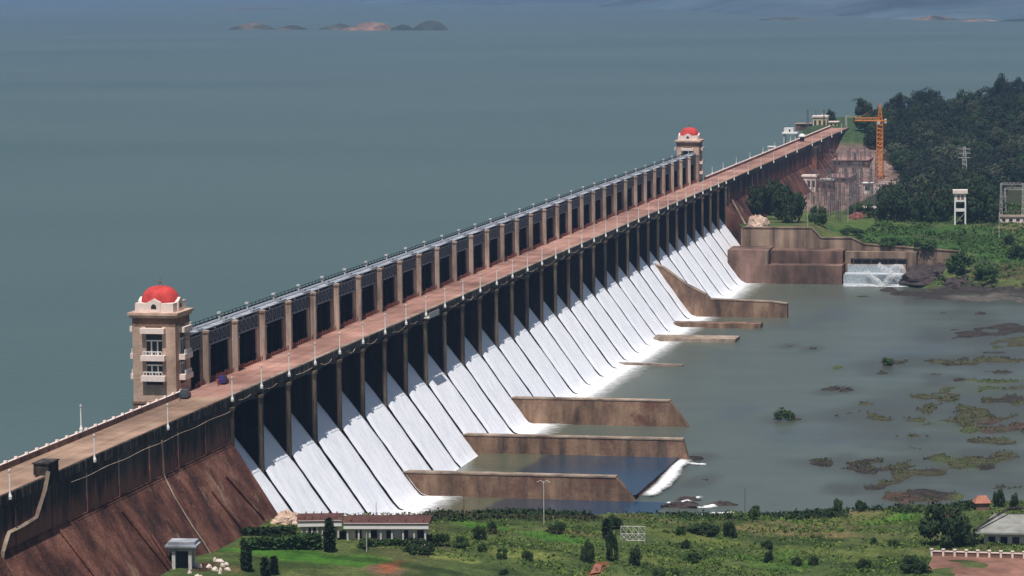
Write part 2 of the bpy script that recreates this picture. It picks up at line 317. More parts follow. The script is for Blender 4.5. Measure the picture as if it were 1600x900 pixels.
def Z(x, y):
    x = np.asarray(x, float); y = np.asarray(y, float)
    bed = np.full(np.broadcast(x, y).shape, -1.3)
    for cx, cy, rx, ry, h, col in mud:
        m_ = (np.abs(x-cx) < 2.6*rx+3) & (np.abs(y-cy) < 2.6*ry+6)
        if not m_.any(): continue
        d = ((x-cx)/max(rx, 1.6))**2+((y-cy)/max(ry, 3.0))**2
        n = fbm(x, y*0.5, 7, 4)
        bed = np.where(m_, np.maximum(bed, -1.3+(1.3+h*0.5)*ss(1.42-d**0.5*0.8+n*2.0)+fbm(x*0.8+77, y*0.4, 5, 4)*2.6*ss(1.6-d)), bed)
    # near bank
    zt = np.interp(x, FX, FZ)+fbm(x, y, 26, 4)*2.0*ss((x-20)/30)+fbm(x, y, 6, 3)*0.5
    yb = np.interp(x, FX, FY)+fbm(x, y, 14, 3)*6*ss((x-60)/40)
    zt = zt+1.2*ss((-40-y)/20)*ss((26-x)/10)
    d = y-yb; near = zt-(zt+3)*ss(d/(2.5+zt*0.9))
    h = np.maximum(bed, near)
    # far bank
    wz = np.interp(x, WX, WZ)-0.5; shy = np.interp(x, SHX, SHY)+fbm(x, y, 25, 3)*18
    slope = -2+(np.interp(x, [84, 110, 150], [13, 11.5, 11]) + 2)*ss((y-shy+10)/(690-shy))+fbm(x, y, 18, 4)*1.6*ss((y-shy)/20)
    behind = wz+(18-wz)*np.clip((y-672)/95, 0, 1)+fbm(x, y, 30, 3)*1.0*ss((y-700)/30)
    behind = np.where((x < 13) & (y < 702), -3, behind)
    fb = np.where(y > 666.6, behind, np.where(x > 98, slope, np.where(x > 85, np.minimum(slope, 3), -3)))
    rise = 20.5*ss((y-1030)/(150+np.clip(x-10, 0, 400)*1.3))
    fb = fb+np.where(y > 1000, rise, 0)
    h = np.where(y > 560, np.maximum(h, fb), h)
    lx = np.interp(y, LY, LX); 
    dd = (lx-x); h = np.where(y > 1150, h-(h-26)*ss(dd/22+0.2), h)
    h = np.where((x < -6) & (y < 1176), -5, h)
    return h
def GT(px, py):
    d = ray(px, py); d = d/np.linalg.norm(d); ts = np.arange(450, 3600, 2.0)
    P = CAM+ts[:, None]*d; hz = Z(P[:, 0], P[:, 1]); i = int(np.argmax(P[:, 2] < hz))
    if i == 0 and not (P[0, 2] < hz[0]): return G(px, py, 5)
    p = P[i].copy(); p[2] = float(Z(p[0], p[1])); return p
def PXM(p): return FPX/float((np.asarray(p)-CAM)@fw)      # photo pixels per metre at a point

xs = np.unique(np.concatenate([[-2500,-1200,-600,-300,-150,-90], np.arange(-60, -6, 6), np.arange(-6, 205, 1.8), np.arange(205, 420, 8), np.arange(420, 900, 40), [1000,1400,2200,3500,6000]]))
ys = np.unique(np.concatenate([[-4000,-2500,-1500,-1000], np.arange(-760, -80, 20), np.arange(-80, 140, 1.8), np.arange(140, 600, 3.2), np.arange(600, 663, 3), [663, 664.6, 665.4, 667.0], np.arange(669, 700, 3), [700.5, 702.0, 703.0], np.arange(705, 860, 4), np.arange(860, 1300, 9), np.arange(1300, 2800, 22), [2900, 3000, 3200]]))
Xg, Yg = np.meshgrid(xs, ys); Zg = Z(Xg, Yg)
U, V, _ = PROJ(Xg, Yg, Zg)
# soil colours: what grows or lies where
col = np.zeros(Xg.shape+(3,)); n1 = fbm(Xg, Yg, 18, 5); n2 = fbm(Xg+500, Yg, 7, 4); n3 = fbm(Xg, Yg+900, 40, 3)
def lay(mask, c): 
    mk = np.clip(mask, 0, 1)[..., None]; col[:] = col*(1-mk)+np.array(c)*mk
lay(np.ones(Xg.shape), (0.09,0.128,0.042))
lay(ss(n1*5+0.5), (0.12,0.155,0.05)); lay(ss(n2*7-0.1)*0.75, (0.04,0.07,0.022)); lay(ss(n3*6-0.6)*0.6, (0.17,0.15,0.07))
def ell(px, py, rx, ry, c, k=1.0):
    p = GT(px, py); a = GT(px+rx, py); b_ = GT(px, py-ry)
    ax = max(abs(a[0]-p[0]), 1.0); ay = max(abs(b_[1]-p[1]), 1.5)
    d = np.sqrt(((Xg-p[0]-0*Yg)/ax)**2+((Yg-p[1])/ay)**2); lay(ss((1.25-d+n2*1.6)*2.2)*k, c)
BG = (0.075,0.20,0.028); YG = (0.22,0.25,0.07); DG = (0.028,0.052,0.018); RD = (0.42,0.13,0.07); DT = (0.22,0.15,0.09)
for a in ((450,868,90,11,BG),(560,878,60,8,BG,0.8),(700,872,70,6,YG,1.0),(820,868,60,5,YG,1.0),(870,840,70,8,BG,.9),(760,826,60,6,BG,.8),(640,845,50,5,DG,.8),
          (600,893,26,9,DT),(932,893,8,11,RD),(612,888,10,8,RD,.9),(1040,880,90,7,YG,.5),(1100,845,70,10,YG,.45),(1020,813,90,5,DT,.5),(900,833,60,4,DT,.6),
          (1270,815,90,9,BG,.95),(1350,812,60,7,(0.10,0.21,0.03),.9),(1400,808,50,7,BG,.9),(1270,834,110,5,(0.24,0.19,0.09),.85),(1250,848,110,6,DG,.5),(1300,800,90,3,DT,.6),
          (1330,868,110,10,YG,.4),(1430,880,50,12,DG,.6),(1450,850,60,6,DG,.6),(1540,852,60,5,DG,.5),(1210,880,60,12,BG,.4),(700,895,300,3,DG,.6),(1000,888,200,3,DG,.7),
          (1430,365,130,12,(0.05,0.12,0.03),.9),(1480,385,90,9,(0.045,0.11,0.03),.9),(1560,400,50,14,(0.05,0.12,0.03),.8),(1350,352,60,6,(0.09,0.15,0.04),.9),(1475,372,50,6,(0.07,0.07,0.04),.6),
          (1560,425,50,12,(0.10,0.085,0.045),.8),(1500,410,40,8,(0.06,0.06,0.045),.6)): ell(*a)
for a in ((318,885,26,9,(0.09,0.05,0.035)),(360,890,22,8,(0.16,0.13,0.06),.8)): ell(*a)
for cx, cy, rx, ry, h, c in mud:
    d = np.sqrt(((Xg-cx)/max(rx, 2))**2+((Yg-cy)/max(ry, 4))**2); lay(ss((1.6-d)*2)*(Zg < 2.4), c)
yard = ((Yg > 800) & (Yg < 1130) & (Xg < 38+(Yg-800)*0.02)); lay(yard*1.0*ss((Yg-800)/20), (0.24,0.155,0.135)); lay(yard*ss(n1*7+0.2)*0.7, (0.34,0.24,0.21)); lay(ss((Yg-1110)/30)*(Yg < 1300)*1.0, (0.06,0.10,0.045))
lay(ss((Yg-1040)/40)*(Xg > 36)*1.0, (0.035,0.05,0.025)); lay(((Xg > 40) & (Yg > 790) & (Yg < 1100))*0.9, (0.05,0.055,0.035))
for a in ((1385,292,20,10,(0.42,0.33,0.29)),(1400,300,30,5,(0.35,0.28,0.25)),(1440,278,20,3,(0.3,0.26,0.22))): ell(*a)
wet = ss((0.35-Zg)/0.7)*0.75; lay(wet*(Yg < 700), (0.045,0.04,0.03))
me = bpy.data.meshes.new('ground'); nx, ny = len(xs), len(ys)
me.from_pydata(np.stack([Xg, Yg, Zg], -1).reshape(-1, 3).tolist(), [], [(j*nx+i, j*nx+i+1, (j+1)*nx+i+1, (j+1)*nx+i) for j in range(ny-1) for i in range(nx-1)])
ca = me.color_attributes.new('soil', 'FLOAT_COLOR', 'POINT'); ca.data.foreach_set('color', np.concatenate([col, np.ones(Xg.shape+(1,))], -1).reshape(-1).astype(np.float32))
me.polygons.foreach_set('use_smooth', [True]*len(me.polygons)); me.materials.append(M['ground'])
go = bpy.data.objects.new('ground', me); C.objects.link(go); go['kind'] = 'structure'

# ------------------------------------------------------------------ water sheets
def sheet(name, pts, z, m):
    b = MB(); b.add([(x, y, z) for x, y in pts], [tuple(range(len(pts)))]); o = b.build(name, m); o['kind'] = 'structure'; return o
sheet('reservoir_water', [(-14,-4000), (-14,1160), (-10,1178)]+[(x+14, y) for x, y in zip(LX[2:], LY[2:])]+[(16000,16000), (-16000,16000), (-16000,-4000)], 34.5, M['reservoir'])
rx_ = np.concatenate([np.arange(2, 210, 2.5), np.arange(210, 900, 40), [1500, 3000]]); ry_ = np.arange(-20, 722, 3.5)
XR, YR = np.meshgrid(rx_, ry_); tint = np.zeros(XR.shape+(3,)); tint[:] = (0.090,0.110,0.090)
def rl(m_, c): 
    m_ = np.clip(m_, 0, 1)[..., None]; tint[:] = tint*(1-m_)+np.array(c)*m_
fr = fbm(XR, YR*0.4, 22, 5)
rl(ss((52-XR+fr*40)/45)*0.95, (0.108,0.112,0.070)); rl(ss(fr*5-0.1)*0.6, (0.072,0.090,0.092)); rl(ss((XR-95+fr*60)/60)*0.35, (0.09,0.092,0.10))
for cx, cy, rx, ry, h, c in mud:
    d = np.sqrt(((XR-cx)/max(rx*1.35, 3))**2+((YR-cy)/max(ry*1.5, 8))**2); rl(ss((1.9-d+fr*1.6)*0.8)*(0.8 if h > 0.2 else 0.6), (0.06,0.062,0.045) if c != GR else (0.075,0.085,0.045))
mr_ = bpy.data.meshes.new('river_water'); a_, b_ = len(rx_), len(ry_)
mr_.from_pydata(np.stack([XR, YR, XR*0], -1).reshape(-1, 3).tolist(), [], [(j*a_+i, j*a_+i+1, (j+1)*a_+i+1, (j+1)*a_+i) for j in range(b_-1) for i in range(a_-1)])
cr_ = mr_.color_attributes.new('soil', 'FLOAT_COLOR', 'POINT'); cr_.data.foreach_set('color', np.concatenate([tint, np.ones(XR.shape+(1,))], -1).reshape(-1).astype(np.float32)); mr_.materials.append(M['river'])
ro = bpy.data.objects.new('river_water', mr_); C.objects.link(ro); ro['kind'] = 'structure'

# ------------------------------------------------------------------ far shore and islands
def hillmesh(name, px0, px1, ybase, depth, hfun, nxx=120, nyy=14, seed=0):
    b = MB(); vs = []
    for j in range(nyy+1):
        for i in range(nxx+1):
            px = px0+(px1-px0)*i/nxx; base = G(px, ybase(px)+1.8*float(fbm(px, seed+5.0, 22, 4)), 34.5); d = np.array([base[0]-CAM[0], base[1]-CAM[1], 0]); d /= np.linalg.norm(d)
            p = base+d*depth*j/nyy; e = min(1, (px-px0)/60, (px1-px)/60); h = hfun(px, j/nyy)*max(0, e)
            vs.append((p[0], p[1], 33.0 if j == 0 else 33.5+h*min(1, 0.35+j*0.2)+float(fbm(p[0]+seed, p[1], 400, 5))*h*1.1))
    fs = [(j*(nxx+1)+i, j*(nxx+1)+i+1, (j+1)*(nxx+1)+i+1, (j+1)*(nxx+1)+i) for j in range(nyy) for i in range(nxx)]
    b.add(vs, fs); o = b.build(name, M['hill'], smooth=True); o['kind'] = 'structure'; return o
M['hill'] = stained('far_hill_scrub', (0.11,0.15,0.18), (0.085,0.13,0.16), (0.065,0.11,0.145), 0.0035, 0.0012, 0.5, 0.38, 0.66)  # scrub tinted blue: distance haze painted into its colour
hillmesh('hills', 930, 1760, lambda p: 12+12*ss((p-980)/220)+(7*ss((p-1250)/200)), 3500, lambda p, t: 5+90*t**0.9, 160, 18)
hillmesh('far_hills', 560, 1250, lambda p: 8+2*sin(p*0.02), 5000, lambda p, t: 4+110*t, 120, 14, 300)
hillmesh('low_far_shore', -200, 620, lambda p: -6, 6000, lambda p, t: 4+120*t, 80, 10, 600)
def island(px0, px1, pyb, hpx, seed, mt):
    a = G(px0, pyb, 34.5); c = G(px1, pyb, 34.5); cx, cy = (a+c)[:2]/2; rx = np.linalg.norm((c-a)[:2])/2; ang = atan2(c[1]-a[1], c[0]-a[0])
    b = MB(); n, k = 40, 9; vs = [(cx, cy, 34.5+hpx/PXM(((cx, cy, 34)))*0.8)]; fs = []; H = hpx/PXM((cx, cy, 34))
    for j in range(1, k+1):
        for i in range(n):
            th = 2*pi*i/n; r = j/k*(1+0.35*float(fbm(np.cos(th)*3+seed, np.sin(th)*3, 1.0, 3)))
            u_ = r*cos(th)*rx; v_ = r*sin(th)*rx*0.8
            z = 34.3+H*0.8*(max(0, 1-(j/k)**1.6))*(0.6+1.6*float(fbm(u_+seed*9+500, v_, 45, 4)+0.3))
            vs.append((cx+u_*cos(ang)-v_*sin(ang), cy+u_*sin(ang)+v_*cos(ang), z if j < k else 33))
    for i in range(n): fs.append((0, 1+i, 1+(i+1) % n))
    for j in range(k-1):
        for i in range(n): a_ = 1+j*n+i; b_ = 1+j*n+(i+1) % n; fs.append((a_, a_+n, b_+n, b_))
    b.add(vs, fs); o = b.build('island', mt); o['kind'] = 'structure'; return o
M['islandred'] = stained('island_sand', (0.42,0.25,0.18), (0.22,0.15,0.12), (0.04,0.06,0.05), 0.02, 0.006, 1)
island(362, 426, 46, 11, 1, M['island']); island(430, 479, 46, 7, 2, M['island']); island(500, 560, 46, 9, 3, M['island'])
island(540, 620, 47, 13, 4, M['islandred']); island(610, 650, 47, 9, 12, M['island']); island(645, 700, 47, 16, 5, M['island']); island(350, 440, 14, 2, 6, M['island'])
island(1425, 1500, 31, 6, 8, M['islandred']); island(1490, 1560, 33, 4, 9, M['islandred']); island(1185, 1275, 31, 4, 10, M['island']); island(1560, 1640, 33, 4, 11, M['island'])

# ------------------------------------------------------------------ the dam
dam = thing('dam', 'long masonry dam with open spillway bays and a pink roadway on its crest', 'dam', (0,0,0))
WE = 1176.0; WS = -700.0
def wing(y0, y1):
    b = MB(); n = int((y1-y0)/12)
    prof = [(-14,-4),(22,-4),(0.6,28.6),(0.6,36.6),(-10.4,36.6),(-14,36.6)]
    b.prism([(-14,-4),(21.8,-4),(0.6,28.6),(0.6,29.0),(-14,29.0)], y0, y1, 1)
    return b
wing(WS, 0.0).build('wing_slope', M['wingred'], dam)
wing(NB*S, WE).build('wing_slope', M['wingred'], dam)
def upper(y0, y1):
    b = MB(); b.box(-13.9, 0.3, y0, y1, 29.0, 36.9)
    k = y0+9
    while k < y1-2: b.box(0.3, 0.62, k, k+0.5, 29.0, 36.2); k += 17.7
    return b
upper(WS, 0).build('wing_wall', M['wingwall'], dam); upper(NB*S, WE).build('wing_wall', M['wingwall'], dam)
# chute concrete
prof = [(-13.9,-4),(18,-4),(14.6,-0.6),(0.3,19.2),(-2.5,22.8),(-5.5,26.3),(-8.5,28.8),(-11,29.9),(-13.9,30.2)]
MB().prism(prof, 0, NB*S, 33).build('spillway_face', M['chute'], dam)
# side blocks where the wings meet the chute
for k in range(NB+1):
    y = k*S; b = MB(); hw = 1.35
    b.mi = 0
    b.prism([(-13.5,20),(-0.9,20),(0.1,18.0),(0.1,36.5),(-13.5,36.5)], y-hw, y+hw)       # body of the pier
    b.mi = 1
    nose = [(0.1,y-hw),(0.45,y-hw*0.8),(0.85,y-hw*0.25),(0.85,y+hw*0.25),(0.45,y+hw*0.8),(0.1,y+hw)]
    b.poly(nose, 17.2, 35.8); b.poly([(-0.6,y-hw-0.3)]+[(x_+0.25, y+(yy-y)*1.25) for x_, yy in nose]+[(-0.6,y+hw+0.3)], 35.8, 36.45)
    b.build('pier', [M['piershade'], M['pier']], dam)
# spillway gates: leaves raised in every bay, blackened to hold the openings' shade
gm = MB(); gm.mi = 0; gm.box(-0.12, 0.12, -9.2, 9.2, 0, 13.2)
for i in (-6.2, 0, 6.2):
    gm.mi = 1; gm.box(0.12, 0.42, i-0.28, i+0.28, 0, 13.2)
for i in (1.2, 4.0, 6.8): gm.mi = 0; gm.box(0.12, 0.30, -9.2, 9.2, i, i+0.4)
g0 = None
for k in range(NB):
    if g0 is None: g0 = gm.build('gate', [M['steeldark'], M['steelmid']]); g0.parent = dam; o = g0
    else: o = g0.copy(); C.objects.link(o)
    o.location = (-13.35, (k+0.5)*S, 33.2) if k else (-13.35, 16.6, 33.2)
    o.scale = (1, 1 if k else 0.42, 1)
# road slab and edge beams
def road(y0, y1, m, x0):
    b = MB(); b.box(x0, -0.9, y0, y1, 36.95, 38.6); return b.build('road_deck', m, dam)
road(WS, 0, M['roadtan'], -10.5); road(0.01, NB*S, M['roadpink'], -12.3); road(NB*S+0.01, WE, M['roadpink'], -10.5)
for (y0, y1) in ((WS, -0.02), (0, NB*S), (NB*S+0.02, WE)):
    b = MB(); b.box(-0.9, 0.1, y0, y1, 36.95, 38.9); b.build('parapet', M['walltop'] if y0 >= 0 and y1 < 800 else M['roadtan'], dam)
    b = MB(); b.box(0.1, 0.38, y0, y1, 36.95, 38.75)
    k = y0+2
    while k < y1-1: b.box(0.38, 0.5, k, k+0.35, 37.1, 38.6); k += 3.54
    b.build('fascia', M['beam'], dam)
for k in range(NB):
    y0 = k*S+1.3; y1 = (k+1)*S-1.3; b = MB(); n = 10; L = y1-y0
    vs = []; fs = []
    for i in range(n+1):
        t = i/n; y = y0+L*t; zb = 36.2-0.75*(2*t-1)**2*0.9+0.1*sin(k*3+i)
        vs += [(0.05, y, 37.0), (0.05, y, zb), (-0.7, y, zb), (-0.7, y, 37.0)]
    for i in range(n):
        a = i*4; fs += [(a, a+1, a+5, a+4), (a+1, a+2, a+6, a+5), (a+2, a+3, a+7, a+6)]
    b.add(vs, fs); b.build('edge_beam', M['beam'], dam)
    random.seed(100+k); sag = random.uniform(0.2, 0.7); a0 = random.uniform(0, 6); a1 = L-random.uniform(0, 9)
    b = MB(); b.tube([(0.75, y0+a0+(a1-a0)*i/8, 37.6-sag*4*(i/8)*(1-i/8)-random.uniform(0, .2)) for i in range(9)], 0.05, 4); b.build('cable', M['column'], dam)
# underside of the deck over the bays
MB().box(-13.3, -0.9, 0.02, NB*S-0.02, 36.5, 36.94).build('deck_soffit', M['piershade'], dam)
# kerb wall along the reservoir on the wings, with white posts
for (y0, y1) in ((WS, 0.5), (NB*S+13, WE)):
    b = MB(); b.box(-10.95, -10.5, y0, y1, 36.95, 39.7); b.box(-13.9, -10.95, y0, y1, 36.95, 37.3); b.build('parapet', M['parapet'], dam)
    b = MB(); y = y0
    while y < y1: b.box(-11.05, -10.4, y, y+0.5, 39.7, 40.15); y += 5.3
    b.box(-11.0, -10.45, y0, y1, 39.703, 39.82); b.build('coping', M['pinkwhite'], dam)
# hanging inspection box under the lamp of the ninth pier
b = MB(); b.box(0.55, 2.0, 8*S-2, 8*S+9, 37.2, 37.5); b.box(1.9, 2.0, 8*S-2, 8*S+9, 37.5, 38.7); b.build('inspection_platform', M['offwhite'], dam)
# pipes and stairs on the left wing
pts = [GX(75,737,0.7), GX(70,765,0.7), GX(56,809,0.7), GX(35,822,0.7), GX(13,833,0.7), GX(4,862,0.7), GX(2,905,0.7)]
b = MB(); b.tube([tuple(p) for p in pts], 0.42, 4); b.build('staircase', M['walltop'], dam)
def slopept(px, py):
    d = ray(px, py); A = np.array([0.6, 0, 28.6]); n_ = np.array([32.6, 0, 21.4]); n_ = n_/np.linalg.norm(n_); t_ = ((A-CAM)@n_)/(d@n_); return CAM+d*t_+n_*0.2
b = MB(); b.tube([tuple(GX(253,688,0.75)), tuple(GX(255,715,0.75)), tuple(GX(256,741,0.75)), tuple(slopept(259,752)), tuple(slopept(272,778)), tuple(slopept(300,824)), tuple(slopept(318,850)), tuple(slopept(334,876))], 0.17, 5); b.build('pipe', M['walltop'], dam)
b = MB(); b.tube([(0.8, y, 35.9+0.12*sin(y*0.3)) for y in np.arange(-98, 0, 4)], 0.05, 4); b.build('cable', M['column'], dam)
for a, c in (((330,768),(395,850)),((352,745),(412,812)),((190,800),(262,890)),((92,830),(150,905)),((236,838),(272,893))):
    b = MB(); b.tube([tuple(slopept(a[0]+(c[0]-a[0])*t, a[1]+(c[1]-a[1])*t)) for t in (0, .3, .6, 1)], 0.35, 5); b.build('ridge', M['wingred'], dam)
b = MB(); p = GX(70,735,-1.0); b.box(-2.2, 0.7, p[1]-2.5, p[1]+2.5, 38.9, 41.0); b.box(-2.4, 0.9, p[1]-2.7, p[1]+2.7, 41.0, 41.2)
tag(b.build('stair_hut', M['beam']), 'small grey hut at the head of the stair on the left wing of the dam', 'hut')
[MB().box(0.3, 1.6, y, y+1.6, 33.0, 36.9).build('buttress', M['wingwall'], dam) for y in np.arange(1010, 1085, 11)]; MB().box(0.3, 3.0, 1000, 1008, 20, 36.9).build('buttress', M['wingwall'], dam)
# stair beside the last bay
b = MB(); b.tube([(1.5, NB*S+12, 30), (11, NB*S+3.0, 15.5)], 0.4, 4); b.build('staircase', M['walltop'], dam)

# red picket railing along the foot of the gallery
b = MB(); y = 13.0
while y < NB*S: b.box(-11.95, -11.85, y, y+0.5, 38.6, 39.5+random.uniform(0, 0.5)); y += 1.5
b.box(-11.93, -11.87, 13, NB*S, 39.2, 39.3); b.build('railing', M['redfence'], dam)

# ------------------------------------------------------------------ hoist gallery on the crest
gal = thing('hoist_gallery', 'row of stone columns and grey steel girders standing over the spillway gates', 'gate gallery', (-15,0,38))
def col_mb(first=False):
    b = MB(); z0, z1 = 0.5, 12.3                                            # full-height shaft with chamfered nose
    b.poly([(-1.3,-1.2),(0.35,-1.2),(1.15,-0.35),(1.15,0.35),(0.35,1.2),(-1.3,1.2)], z0, z1)
    b.poly([(-1.3,-1.35),(0.4,-1.35),(1.3,-0.4),(1.3,0.4),(0.4,1.35),(-1.3,1.35)], 11.9, 12.35)
    b.poly([(-1.6,-2.0),(-0.35,-2.0),(0.0,-1.6),(0.0,0.0),(-1.6,0.0)], z0, 8.2)          # shoulders that carry the girders
    b.poly([(-1.6,1.0),(0.0,1.3),(0.65,2.0),(0.65,2.5),(0.1,3.1),(-1.6,3.1)], z0, 8.2)
    b.poly([(-1.7,0.9),(0.1,1.2),(0.8,1.9),(0.8,2.6),(0.2,3.25),(-1.7,3.25)], 8.2, 8.5); b.poly([(-1.7,-2.15),(-0.3,-2.15),(0.1,-1.7),(0.1,0.0),(-1.7,0.0)], 8.2, 8.45)
    for z in (1.8, 4.6): b.poly([(-1.65,0.95),(0.05,1.25),(0.73,1.95),(0.73,2.55),(0.15,3.17),(-1.65,3.17)], z, z+0.22)
    b.box(-4.6, -3.4, -2.2, 2.2, -7.0, 11.6)                             # rear leg
    return b
cm = col_mb(); c0 = None
gd = MB(); L = S-2.3; h0, h1 = 8.55, 11.75
gd.mi = 0; gd.box(-0.55, -0.45, -L/2, L/2, h0, h1)
gd.mi = 1
for z in (h0, h1-0.3): gd.box(-0.45, -0.1, -L/2, L/2, z, z+0.3)
for i in range(7):
    y = -L/2+L*i/6; gd.bar((-0.3, y, h0), (-0.3, y, h1), 0.14)
    if i < 6:
        y2 = y+L/6; gd.bar((-0.3, y, h0), (-0.3, y2, h1), 0.11); gd.bar((-0.3, y, h1), (-0.3, y2, h0), 0.11)
gd.mi = 2; gd.box(-4.9, -3.7, -L/2, L/2, h0, h1)
gr = None
rf = MB(); rf.box(-3.4, 0.15, -S/2+0.02, S/2-0.02, 0, 0.22)
rf.mi = 1; rf.box(-3.3, -1.9, -S/2+1.5, S/2-1.5, 0.22, 0.42); rf.box(-0.6, 0.0, S/2-6, S/2-0.1, 0.22, 0.55); rf.box(-1.9, -0.9, S/2-2.6, S/2-1.2, 0.22, 0.9)
rr = None
ps = MB(); ps.box(-0.25, 0.25, -0.25, 0.25, 0, 1.3); ps.box(-0.4, 0.4, -0.5, 0.5, 1.3, 1.7); pp = None
for k in range(NB+1):
    loc = (2.5, k*S, 0)
    if k > 0:
        if c0 is None: c0 = local(cm, 'column', M['column'], gal); o = c0
        else: o = c0.copy(); C.objects.link(o)
        o.location = loc
        if pp is None: pp = local(ps, 'roof_pedestal', M['offwhite'], gal); o = pp
        else: o = pp.copy(); C.objects.link(o)
        o.location = (-0.7, k*S, 12.5)
    if k < NB:
        y = (k+0.5)*S
        if gr is None: gr = local(gd, 'girder', [M['lattice'], M['steel'], M['steeldark']], gal); o = gr
        else: o = gr.copy(); C.objects.link(o)
        o.location = (2.5, y, 0)
        if k == 0: o.location = (2.5, 14.0, 0); o.scale = (1, 0.62, 1)
        else: o.scale = (1, 1, 1)
        if rr is None: rr = local(rf, 'roof_slab', [M['roofpale'], M['steel']], gal); o = rr
        else: o = rr.copy(); C.objects.link(o)
        o.location = (2.5, y, 12.36)
        if k == 0: o.location = (2.5, 14.9, 12.36); o.scale = (1, 0.59, 1)
        else: o.scale = (1, 1, 1)
b = MB(); b.tube([(-0.9, 8, 13.6), (-0.9, NB*S, 13.6)], 0.06, 4)
b.box(-0.95, -0.8, 8, NB*S, 12.55, 13.05)
for i in range(int(NB*S/3)-3): b.box(-0.96, -0.84, 8+i*3, 8.12+i*3, 12.6, 13.6)
local(b, 'roof_railing', M['steeldark'], gal)

